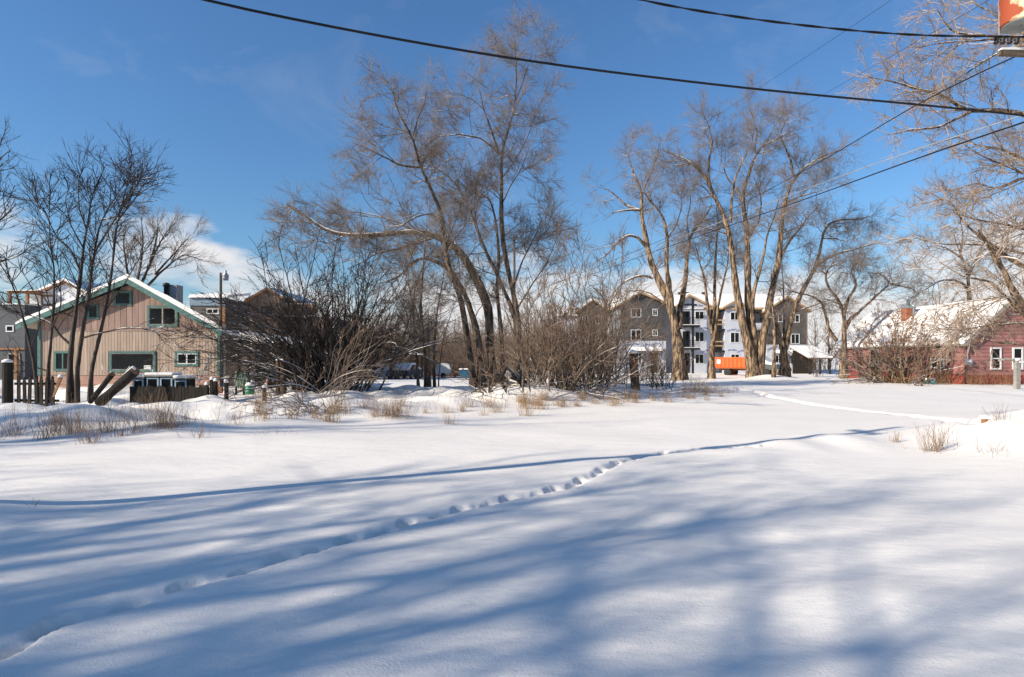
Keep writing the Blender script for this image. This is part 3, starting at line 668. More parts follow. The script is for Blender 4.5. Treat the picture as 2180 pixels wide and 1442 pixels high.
for i, (px, py, lab, n, ln, el, dr, seed) in enumerate([
    (1160, 822, 'brown thicket just right of the great middle tree', 34, (2.5, 5.2), (45, 88), 0.3, 45),
    (1215, 832, 'dark squat thicket with low snowy arching limbs left of the snow-capped post', 34, (2.0, 4.6), (15, 80), 0.7, 46),
    (1262, 815, 'tall brown thicket hiding the left end of the apartment block', 30, (3.5, 7.5), (58, 88), 0.25, 47),
    (1128, 812, 'brown thicket growing among the great tree trunks', 22, (3.0, 6.0), (55, 88), 0.3, 48),
    (1195, 808, 'tall thin brown saplings behind the squat thicket', 26, (4.5, 9.0), (66, 88), 0.2, 49),
    (1050, 826, 'low dark tangle at the foot of the great middle tree', 26, (1.0, 2.6), (10, 80), 0.6, 50),
    (975, 800, 'brown thicket between the slim tree and the great tree', 16, (2.0, 4.0), (55, 88), 0.3, 51),
    (845, 808, 'brown thicket left of the slim three-stemmed tree', 18, (2.0, 4.6), (50, 88), 0.3, 52)]):
    bush('thicket', lab, hit(px, py), n, ln, el, (0, 360), dr, 0.035, B1, B2, B3, seed, 'bark_grey' if i != 1 else 'bark_dark', 'twig_brown', 0.6)
bush('upright_shrub', 'dense dark fan-shaped shrub right of the snow-capped post', hit(1400, 824), 80, (1.2, 2.6), (45, 88), (0, 360), 0.2, 0.014, (1.6, .4, .6, .3, .007), (2, .5, .3, .2, .005), (0.3, .6, .2, 0, .004), 53, 'twig_bush', 'twig_brown', 0.4, snow=False)
bush('upright_shrub', 'russet shrub at the foot of the thick leaning trunk', hit(1452, 806), 50, (0.9, 2.2), (50, 88), (0, 360), 0.2, 0.014, (1.6, .4, .6, .3, .007), (2, .5, .3, .2, .005), (0.3, .6, .2, 0, .004), 54, 'twig_brown', 'twig_brown', 0.22, snow=False)
bush('sumac_bush', 'wide leafy-tipped rusty bush against the red house wall', on_ground(25.2, 38.3), 84, (3.0, 5.6), (34, 86), (0, 360), 0.30, 0.045, (1.8, .6, 1.1, .5, .02), (2.4, .6, .6, .4, .01), (2.0, .6, .3, .3, .005), 55, 'bark', 'twig', 0.75, leaves=(0.85, 0.07, 3))
bush('sumac_bush', 'low bent snowy limbs left of the rusty bush', on_ground(24.2, 38.0), 18, (2.8, 5.2), (14, 55), (140, 215), 0.5, 0.06, (1.2, .6, 1.0, .4, .02), (2, .6, .5, .4, .01), (1.5, .6, .3, .3, .005), 56, 'bark', 'twig', 0.10)

# ---------------------------------------------------------------- far trees and wood
def generic(seed, H, n_limb, r, spread_deg=38, up=0.35):
    rng = np.random.default_rng(seed); k = 16
    P = np.zeros((1 + n_limb, k, 3)); R = np.zeros((1 + n_limb, k)); t = np.linspace(0, 1, k)
    P[0, :, 2] = t * H * 0.9; P[0, :, :2] = np.cumsum(rng.normal(0, 0.012 * H, (k, 2)), 0) * t[:, None]
    R[0] = r * (1 - 0.93 * t); R[0] *= 1 + 0.5 * np.exp(-t * 14)
    for i in range(1, n_limb + 1):
        f = rng.uniform(0.12, 0.7); j = int(f * (k - 1)); a = rng.uniform(0, 6.28); e = np.radians(90 - spread_deg * rng.uniform(0.6, 1.3))
        d = np.array([math.cos(e) * math.cos(a), math.cos(e) * math.sin(a), math.sin(e)]); L = H * rng.uniform(0.3, 0.6) * (1.15 - 0.6 * f)
        P[i, 0] = P[0, j]
        for q in range(1, k):
            P[i, q] = P[i, q - 1] + d * L / (k - 1); d = unit(d + np.array([0, 0, up / k]) + rng.normal(size=3) * 0.11)
        R[i] = R[0, j] * 0.6 * (1 - 0.9 * t)
    return P, R
def generic_tree(name, label, loc, seed, H, n_limb, r, l1, l2, l3, m1='bark_grey', m2='twig', group='bare trees in the background', snow=False, spread=38):
    rng = np.random.default_rng(seed + 900)
    P, R = generic(seed, H, n_limb, r, spread)
    P = P + np.array(loc)[None, None]
    P[0, 0, 2] -= 0.4
    root = thing(name, label, 'tree', loc, group)
    finish(root, P, R, branches(P, R, rng, l1, l2, l3, 0.25), m1, m2, rng, snow, 8)
    return root
protos = [generic_tree('background_tree', 'x', on_ground(-6 + 9 * i, 96 + 3 * i), 70 + i, 11 + 2 * (i % 3), 11, 0.2, (1.1, .7, 2.0, .5, .04), (1.8, .65, 1.1, .4, .02), (2.6, .6, .7, .3, .012), 'bark_grey', 'twig_brown') for i in range(4)]
for p in protos: p['label'] = 'thin bare tree in the brown wood behind the middle trees'
rng = np.random.default_rng(5)
spots = [(px, D) for px, D in [(700, 88), (735, 98), (770, 85), (800, 104), (830, 92), (862, 108), (890, 96), (925, 88), (950, 110), (985, 95), (1010, 104), (1075, 100), (1110, 92), (1145, 106), (1180, 96), (1205, 110)]]
for i, (px, D) in enumerate(spots):
    o = copy_tree(protos[i % 4]) if i >= 4 else protos[i]
    x = (px - CX) / F * D
    o.location = Vector([float(v) for v in on_ground(x, D)]); o.rotation_euler = (0, 0, rng.uniform(0, 6.28)); s = rng.uniform(0.6, 1.0); o.scale = (s, s, s)
    o['group'] = 'bare trees of the far brown wood'
extra = [(30, 72, 0.75, 'bare tree top behind the white gabled house'), (105, 78, 0.85, 'bare tree behind the pergola house at far left'), (1735, 105, 0.8, 'thin bare tree right of the apartment block'), (1765, 98, 0.95, 'bare tree above the snowy shed roof'),
         (1860, 84, 1.0, 'bare tree behind the gnarled tree'), (1935, 78, 0.9, 'bare tree behind the brick chimney'), (1995, 88, 1.05, 'bare tree behind the middle of the red roof'), (2110, 74, 1.1, 'bare tree behind the right end of the red roof'), (2165, 80, 1.2, 'bare tree behind the roadside branches at right'), (620, 80, 0.7, 'bare tree behind the brown gabled house'), (1270, 112, 0.9, 'bare tree behind the left end of the apartment block')]
for i, (px, D, s, lab) in enumerate(extra):
    o = copy_tree(protos[i % 4], lab); x = (px - CX) / F * D
    o.location = Vector([float(v) for v in on_ground(x, D)]); o.rotation_euler = (0, 0, 1.3 * i); o.scale = (s, s, s); o['group'] = 'bare trees in the background'
# the far thicket that reads as one brown mass
def far_wood():
    rng = np.random.default_rng(77); n = 2000; k = 5
    D = rng.uniform(76, 118, n); px = rng.uniform(640, 1300, n); x = (px - CX) / F * D
    L = rng.uniform(3.0, 8.5, n) * (0.75 + 0.5 * (vnoise(px / 60, D / 9, 3) + 0.5))
    P = np.zeros((n, k, 3)); P[:, 0] = np.c_[x, D, base_height(x, D) - 0.2]
    e = np.radians(rng.uniform(55, 90, n)); a = rng.uniform(0, 6.28, n); d = np.c_[np.cos(e) * np.cos(a), np.cos(e) * np.sin(a), np.sin(e)]
    for j in range(1, k):
        P[:, j] = P[:, j - 1] + d * (L / (k - 1))[:, None]; d = unit(d + rng.normal(size=(n, 3)) * 0.13)
    R = 0.04 * (1 - 0.7 * np.linspace(0, 1, k))[None] * rng.uniform(0.5, 1.2, (n, 1))
    P1, R1 = grow(P, R, rng, 3.4, 0.1, 0.6, 1.6, 2, 0.3, 0.3, 0.024, 0.7, 0.012)
    o = mesh_arrays('brushwood', *join([tubes(P, R, 3), tubes(P1, R1, 3)]), 'twig_brown')
    tag(o, 'brown mass of distant leafless brushwood behind the middle trees', 'brushwood', kind='stuff')
far_wood()
def far_wood_right():
    rng = np.random.default_rng(79); n = 500; k = 5
    D = rng.uniform(95, 130, n); px = np.where(rng.random(n) < 0.65, rng.uniform(1720, 2300, n), rng.uniform(-60, 200, n)); x = (px - CX) / F * D
    L = rng.uniform(3.0, 7.0, n)
    P = np.zeros((n, k, 3)); P[:, 0] = np.c_[x, D, base_height(x, D) - 0.2]
    e = np.radians(rng.uniform(60, 90, n)); a = rng.uniform(0, 6.28, n); d = np.c_[np.cos(e) * np.cos(a), np.cos(e) * np.sin(a), np.sin(e)]
    for j in range(1, k):
        P[:, j] = P[:, j - 1] + d * (L / (k - 1))[:, None]; d = unit(d + rng.normal(size=(n, 3)) * 0.13)
    R = 0.05 * (1 - 0.7 * np.linspace(0, 1, k))[None] * rng.uniform(0.5, 1.2, (n, 1))
    P1, R1 = grow(P, R, rng, 2.4, 0.1, 0.6, 1.8, 2, 0.3, 0.3, 0.022, 0.7, 0.010)
    o = mesh_arrays('brushwood', *join([tubes(P, R, 3), tubes(P1, R1, 3)]), 'twig')
    tag(o, 'distant leafless brushwood along the horizon at both sides', 'brushwood', kind='stuff')
far_wood_right()
# trees outside the picture on the left whose shadows stripe the lot
shade0 = generic_tree('roadside_tree', 'big spreading bare tree left of and behind the camera', on_ground(-25.0, -7.8), 201, 16, 26, 0.36, (1.7, .75, 2.4, .3, .05), (2.4, .7, 1.3, .3, .026), (1.0, .65, .9, .3, .015), 'bark', 'twig', 'trees beside the camera', spread=54)
shade0.scale = (1.2, 1.2, 1.2)
for i, (x, y, s, rz, lab) in enumerate([(-33.5, 0.0, 1.25, 2.1, 'big bare tree by the road left of the camera'), (-18.0, -8.0, 1.1, 4.0, 'bare tree nearest behind the camera'), (-29.5, -5.5, 1.2, 5.2, 'second bare tree by the road left of the camera'), (-20.5, -4.6, 1.0, 0.4, 'smaller bare tree between the road and the camera')]):
    o = copy_tree(shade0, lab); o.location = Vector([float(v) for v in on_ground(x, y)]); o.rotation_euler = (0, 0, rz); o.scale = (s, s, s)
# more of the tangle: copies of the thickets, turned and resized
tk = [o for o in bpy.data.objects if o.name.startswith('thicket') and o.parent is None]
for i, (px, py, q, s, lab) in enumerate([(1085, 806, 0, 1.0, 'brown thicket directly behind the great tree trunks'), (1150, 802, 4, .9, 'saplings behind the thicket right of the great tree'), (1235, 806, 2, 1.0, 'sapling thicket behind the dark squat thicket'), (1285, 812, 0, .85, 'thicket left of the snow-capped post, before the apartment flank'), (1305, 802, 4, .8, 'thin saplings before the left flank of the apartment block'), (1380, 808, 4, .55, 'thin saplings before the apartment ground floor'),
    (1180, 818, 3, .9, 'thicket between the great tree and the squat thicket'), (800, 806, 7, 1.1, 'thicket right behind the sprawling bush'), (760, 812, 0, 1.0, 'thicket at the right foot of the sprawling bush'), (930, 803, 6, 1.0, 'thin thicket behind the slim three-stemmed tree'), (1010, 800, 7, 1.0, 'thicket behind the left great trunks'), (725, 806, 4, .8, 'saplings standing behind the sprawling bush'), (880, 803, 2, .7, 'saplings behind the largest grass tuft'), (1320, 818, 5, 1.0, 'low tangle left of the snow-capped post'), (1250, 826, 5, 1.1, 'low tangle right of the dark squat thicket'), (560, 812, 0, .8, 'thicket behind the green drum'), (1740, 803, 4, .45, 'small saplings before the snowy shed')]):
    o = copy_tree(tk[q], lab); o.location = Vector([float(v) for v in hit(px, py)]); o.rotation_euler = (0, 0, 1.1 + 1.9 * i); o.scale = (s, s, s * 1.05)
for i, (px, D, q, s, lab) in enumerate([(700, 62, 4, 1.0, 'saplings far behind the sprawling bush'), (752, 66, 0, 1.3, 'far thicket left of the carport'), (790, 70, 2, 1.1, 'tall far saplings left behind the carport'), (845, 72, 4, .9, 'far saplings right above the carport roof'), (905, 68, 2, 1.0, 'far saplings behind the slim tree'), (962, 70, 4, .9, 'far saplings left of the white camper'), (1000, 66, 0, 1.3, 'far thicket behind the blue bin'), (1040, 72, 2, 1.1, 'far saplings seen between the great trunks')]):
    o = copy_tree(tk[q], lab); o.location = Vector([float(v) for v in on_ground((px - CX) / F * D, D)]); o.rotation_euler = (0, 0, 0.7 + 2.3 * i); o.scale = (s * 1.2, s * 1.2, s)
for i, (px, D) in enumerate([(690, 80), (716, 92), (748, 84), (782, 96), (815, 86), (846, 99), (876, 84), (908, 93), (938, 83), (968, 101), (998, 86), (1030, 95), (1062, 88), (1095, 99), (1128, 86), (1160, 97)]):
    o = copy_tree(protos[i % 4]); o['group'] = 'bare trees of the far brown wood'
    o.location = Vector([float(v) for v in on_ground((px - CX) / F * D, D)]); o.rotation_euler = (0, 0, 2.1 * i); s = 0.6 + 0.35 * ((i * 7) % 5) / 4; o.scale = (s, s, s)
# ---------------------------------------------------------------- beige house
def beige_house():
    D = 30.0; k = D / F
    X = lambda px: (px - CX) * k
    Zp = lambda py: CZ - (py - HY) * k
    xl, xr, xa = X(82), X(468), X(283)
    za = Zp(601); zl = Zp(697); zr = Zp(709)
    depth = 8.5; gz = -0.4; SK = -3.9
    h = thing('beige_house', 'beige board-sided house with teal trim and a snowy asymmetric gable roof', 'house', (X(275), D + 2, 0))
    fr = Fr((0, D, 0), (1, 0, 0), (0, -1, 0))
    sl, sr = (za - zl) / (xa - X(52)), (za - zr) / (X(478) - xa)
    top = lambda x: za - (xa - x) * sl if x < xa else za - (x - xa) * sr
    wins = {'w1': (243, 620, 281, 651), 'w2': (187, 648, 211, 680), 'w3': (314, 651, 379, 696), 'w4': (116, 748, 152, 790), 'w5': (233, 748, 332, 792), 'w6': (373, 748, 423, 780)}
    W = {n: (X(a), X(c), Zp(d), Zp(b)) for n, (a, b, c, d) in wins.items()}
    body = MB()     # inner dark shell behind the boards, with side and rear walls
    body.prism([(xl + .05, D + .07, gz), (xr - .05, D + .07, gz), (xr - .05, D + .07, top(xr) - .2), (xa, D + .07, za - .2), (xl + .05, D + .07, top(xl) - .2)], (SK, depth - .1, 0))
    body.build('wall', 'siding_beige', h)
    zm, zs = Zp(703), Zp(800)
    def boards(name, m, z0, ztop, step, gap, proud):
        wall = fpart(name, 'old_wood', h, fr, xl + .02, xr - .02, z0, z0 + .02, -0.06, -0.05)
        x = xl
        while x < xr - 0.02:
            x1 = min(x + step, xr); a, b = x + gap / 2, x1 - gap / 2; c = (a + b) / 2
            cuts = sorted([(w[2], w[3]) for w in W.values() if w[0] < c < w[1]])
            lo = z0; segs = []
            for c0, c1 in cuts:
                if c0 > lo: segs.append((lo, c0))
                lo = max(lo, c1)
            segs.append((lo, None))
            for s0, s1 in segs:
                ta, tb = (min(ztop, top(a) - .06), min(ztop, top(b) - .06)) if s1 is None else (min(s1, ztop), min(s1, ztop))
                if min(ta, tb) <= s0 + 0.02: continue
                MB().hexa([fr.p(a, s0, proud), fr.p(b, s0, proud), fr.p(b, s0, -.065), fr.p(a, s0, -.065), fr.p(a, ta, proud), fr.p(b, tb, proud), fr.p(b, tb, -.065), fr.p(a, ta, -.065)]).build('board', m, wall)
            x = x1
    boards('upper_siding', 'siding_rose', zm + .01, 99, 0.30, 0.022, 0.004)
    boards('lower_siding', 'siding_beige', zs + .01, zm - .01, 0.155, 0.016, 0.0)
    fpart('band_board', 'siding_rose', h, fr, xl, xr, zm - .05, zm + .008, 0.0, 0.022)
    for i in range(3): fpart('skirt_board', 'siding_skirt', h, fr, xl, xr, zs - .46 * (i + 1), zs - .46 * i - .015, -.05, .012 - .004 * i)
    for n, w in W.items():
        inner = (0.05, 'white_trim') if n == 'w6' else (0.03, 'weathered') if n in ('w3', 'w5') else None
        window(h, fr, *w, fw=0.11 if n != 'w2' else 0.1, fm='teal_trim', mull=1 if n in ('w3', 'w6', 'w4') else 0, proud=0.045, inner=inner)
    fpart('corner_board', 'teal_trim', h, fr, xl - .02, xl + .14, zs, top(xl), 0.006, 0.05)
    fpart('corner_board', 'teal_trim', h, fr, xr - .12, xr + .02, zs, top(xr), 0.006, 0.05)
    # paper card standing in the big window
    fpart('window_card', 'dirty_white', h, fr, X(307), X(322), Zp(786), Zp(778), 0.013, 0.02)
    # roof: two slabs, teal rake boards, snow
    oh = 0.45
    for side, xe in ((-1, X(50)), (1, X(482))):
        ze = top(xe)
        MB().prism([(xa, D - oh, za + .02), (xe, D - oh, ze + .02), (xe, D - oh, ze + .12), (xa, D - oh, za + .12)], (SK, depth + oh, 0)).build('roof', 'weathered', h)
        MB().prism([(xa, D - oh, za - .13), (xe, D - oh, ze - .13), (xe, D - oh, ze + .14), (xa, D - oh, za + .14)], (0, -0.05, 0)).build('rake_board', 'teal_trim', h)
        sn = MB(); th = 0.17 if side < 0 else 0.24
        n = 14; rg = random.Random(3 + side)
        t0 = [(xa + (xe - xa) * i / n) for i in range(n + 1)]
        up = [top(v) + .145 + th * (1 + .15 * rg.uniform(-1, 1)) * (0.55 if i == n else 1) for i, v in enumerate(t0)]
        sn.prism([(v, D - oh - .06, top(v) + .141) for v in t0] + [(v, D - oh - .03, u) for v, u in zip(t0[::-1], up[::-1])], (SK, depth + oh, 0))
        sn.build('roof_snow', 'roof_snow', h, smooth=False)
    # flue and chimney on the far slope
    cx = P3(354, 630, 31.2)[0]; zc = top(cx + .5)
    MB().lathe((cx, 31.2, zc - .2), [(.12, 0), (.12, .95), (.17, .95), (.17, 1.12), (.02, 1.16)], 14).build('flue_pipe', 'stove_pipe', h, True)
    c2 = P3(372, 630, 31.6)[0]; z2 = top(c2 + .6)
    box('chimney', 'chimney_grey', h, c2 - .28, c2 + .28, 31.3, 31.9, z2 - .3, P3(372, 608, 31.6)[2])
    # lean-to porch on the right side
    x2 = X(600); zt0, zt1 = Zp(709), Zp(735)
    MB().prism([(X(468), D + .3, zt0), (x2, D + .3, zt1), (x2, D + .3, zt1 - .12), (X(468), D + .3, zt0 - .12)], (0, 6, 0)).build('porch_roof', 'weathered', h)
    MB().prism([(X(468), D + .27, zt0 + .004), (x2, D + .27, zt1 + .004), (x2, D + .29, zt1 + .16), (X(468), D + .29, zt0 + .2)], (0, 6, 0)).build('porch_roof_snow', 'roof_snow', h)
    box('porch_wall', 'siding_beige', h, X(470), X(516), D + .5, D + .62, gz, Zp(770))
    box('porch_sill', 'white_trim', h, X(469), X(518), D + .44, D + .66, Zp(770) + .003, Zp(767))
    box('porch_back_wall', 'brown_siding', h, X(470), X(560), D + 4, D + 4.15, gz, Zp(735))
    for px in (500, 520, 545, 596): box('porch_post', 'old_wood', h, X(px) - .06, X(px) + .06, D + .46, D + .6, gz, Zp(712 + (px - 468) * .19) - .1)
beige_house()

# ---------------------------------------------------------------- modern houses in the back row
def gable_block(h, x0, x1, y0, y1, z0, zl, zr, xa, za, m, snow=0.25, trim='cedar', oh=0.3, name='wall'):
    MB().prism([(x0, y0, z0), (x1, y0, z0), (x1, y0, zr), (xa, y0, za), (x0, y0, zl)], (0, y1 - y0, 0)).build(name, m, h)
    for xe, ze, s in ((x0, zl, -1), (x1, zr, 1)):
        sl = (za - ze) / (xe - xa); e = xe + s * oh; z = ze - s * sl * -oh if False else za + (ze - za) * (e - xa) / (xe - xa)
        MB().prism([(xa, y0 - oh, za + .02), (e, y0 - oh, z + .02), (e, y0 - oh, z + .2), (xa, y0 - oh, za + .2)], (0, y1 - y0 + oh, 0)).build('roof', trim, h)
        MB().prism([(xa, y0 - oh - .02, za + .205), (e + s * .04, y0 - oh - .02, z + .205), (e + s * .02, y0 - oh, z + .205 + snow * .8), (xa, y0 - oh, za + .205 + snow)], (0, y1 - y0 + oh, 0)).build('roof_snow', 'roof_snow', h)
def back_row():
    D = 55.0; k = D / F; X = lambda px: (px - CX) * k; Zp = lambda py: CZ - (py - HY) * k; fr = Fr((0, D, 0), (1, 0, 0), (0, -1, 0))
    # grey flat-roofed house with pergola
    h = thing('grey_house', 'dark grey flat-roofed house with timber roof pergola at the left edge', 'house', (X(15), D + 3, -.5), 'modern houses behind the yards')
    box('wall', 'grey_siding', h, X(-70), X(53), D, D + 8, -.8, Zp(649))
    box('parapet_snow', 'roof_snow', h, X(-71), X(54.5), D - .06, D + 8, Zp(649) + .004, Zp(646))
    window(h, fr, X(13), X(30), Zp(707), Zp(693), 0.10, mull=0)
    for z, px in ((742, 53),): box('timber_band', 'cedar', h, X(-70), X(54), D - .12, D - .004, Zp(745), Zp(741))
    for px in (4, 50): box('timber_post', 'cedar', h, X(px) - .12, X(px) + .12, D - .9, D - .66, -.8, Zp(745.3))
    window(h, fr, X(17), X(44), Zp(792), Zp(752), 0.12, 'weathered', mull=0, name='door')
    pg = MB()
    for px, y in ((11.5, D + .5), (49, D + .5), (11.5, D + 4), (49, D + 4)):
        box('pergola_post', 'cedar', h, X(px) - .11, X(px) + .11, y - .11, y + .11, Zp(646) - .02, Zp(624))
    for y in (D + .5, D + 4): box('pergola_beam', 'cedar', h, X(7), X(78), y - .08, y + .08, Zp(624) + .004, Zp(620))
    for i in range(9): box('rafter', 'cedar', h, X(10 + 8 * i) - .05, X(10 + 8 * i) + .05, D + .2, D + 4.3, Zp(620) + .004, Zp(618.6))
    box('pergola_snow', 'roof_snow', h, X(6), X(78), D + .15, D + 4.35, Zp(618.6) + .004, Zp(617))
    # white gabled house
    h = thing('white_house', 'white gabled house with brown window behind the slim trees', 'house', (X(120), D + 5, -.5), 'modern houses behind the yards')
    gable_block(h, X(54), X(150), D + 2, D + 12, -.8, Zp(630) + .5, Zp(622), X(107), Zp(597), 'house_white')
    f2 = Fr((0, D + 2, 0), (1, 0, 0), (0, -1, 0)); k2 = (D + 2) / F; X2 = lambda px: (px - CX) * k2; Z2 = lambda py: CZ - (py - HY) * k2
    window(h, f2, X2(88), X2(118), Z2(652), Z2(628), 0.2, 'brown_siding', mull=1)
    window(h, f2, X2(66), X2(78), Z2(716), Z2(700), 0.12, 'white_trim', mull=0)
    for i in range(14): fpart('lap_board', 'house_white', h, f2, X2(54.2), X2(149.5), Z2(790 - 11.5 * i), Z2(779 - 11.5 * i), 0.002, 0.022 + .002 * (i % 2))
    # blue grey house
    h = thing('blue_house', 'blue-grey panelled house with flat snowy roof behind the beige house', 'house', (X(445), D + 4, -.5), 'modern houses behind the yards')
    y = D + 3; k3 = y / F; X3 = lambda px: (px - CX) * k3; Z3_ = lambda py: CZ - (py - HY) * k3; f3 = Fr((0, y, 0), (1, 0, 0), (0, -1, 0))
    box('wall', 'charcoal_warm', h, X3(405), X3(480.5), y, y + 8, -.8, Z3_(635))
    for a, b in ((404.5, 431), (431.3, 458), (458.3, 480)): fpart('blue_panel', 'blue_panel', h, f3, X3(a), X3(b), Z3_(651), Z3_(635.5), 0.01, 0.09)
    fpart('cedar_panel', 'cedar', h, f3, X3(474), X3(480), Z3_(690), Z3_(653), 0.01, 0.06)
    MB().prism([(X3(404), y - .3, Z3_(634.5)), (X3(486), y - .3, Z3_(634.5)), (X3(484), y + 5, Z3_(618)), (X3(408), y + 5, Z3_(618))], (0, .3, .32)).build('roof_snow', 'roof_snow', h)
    box('roof_edge', 'black_steel', h, X3(404), X3(481), y - .12, y + .5, Z3_(635.3), Z3_(633.6))
    window(h, f3, X3(440), X3(466), Z3_(669), Z3_(657), 0.1, mull=1)
    # brown gabled house with pergola wing
    D2 = 50.0; k2 = D2 / F; XX = lambda px: (px - CX) * k2; ZZ = lambda py: CZ - (py - HY) * k2; f4 = Fr((0, D2, 0), (1, 0, 0), (0, -1, 0))
    h = thing('brown_house', 'brown plank-sided gabled house behind the sprawling bush', 'house', (XX(570), D2 + 4, -.5), 'modern houses behind the yards')
    gable_block(h, XX(530), XX(596), D2, D2 + 9, -.8, ZZ(641), ZZ(633), XX(571), ZZ(618), 'brown_siding', 0.08)
    for i in range(11): fpart('plank', 'brown_siding', h, f4, XX(530.6 + 6 * i), XX(535.9 + 6 * i), ZZ(700), ZZ(646), 0.002, 0.018 + .004 * (i % 2))
    window(h, f4, XX(556), XX(580), ZZ(668), ZZ(653), 0.12, 'black_steel', mull=1)
    window(h, f4, XX(560), XX(574), ZZ(778), ZZ(765), 0.12, 'cedar', mull=0)
    box('wing_wall', 'brown_siding', h, XX(596), XX(680), D2 + 1, D2 + 9, -.8, ZZ(673))
    box('wing_snow', 'roof_snow', h, XX(596.5), XX(680.5), D2 + .95, D2 + 9, ZZ(673) + .004, ZZ(670))
    for px in (600, 654): box('pergola_post', 'cedar', h, XX(px) - .14, XX(px) + .14, D2 + 1.3, D2 + 1.58, ZZ(673), ZZ(652))
    box('pergola_beam', 'cedar', h, XX(593), XX(660), D2 + 1.2, D2 + 1.6, ZZ(652) + .004, ZZ(645.5)); box('pergola_snow', 'roof_snow', h, XX(592.5), XX(660.5), D2 + 1.15, D2 + 1.65, ZZ(645.5) + .004, ZZ(643.6))
    for a, b in ((470, 528), (598, 640)): window(h, Fr((0, D2 + 1, 0), (1, 0, 0), (0, -1, 0)), XX(a + 6 if a > 500 else 602), XX(b - 6 if a > 500 else 614), ZZ(778), ZZ(760), .12, 'cedar', mull=1) if a > 500 else None
    box('ground_floor_wall', 'grey_panel', h, XX(515), XX(592), D2 - .25, D2 - .02, -.8, ZZ(760)); box('timber_band', 'cedar', h, XX(514), XX(596), D2 - .4, D2 - .26, ZZ(764), ZZ(760))
back_row()

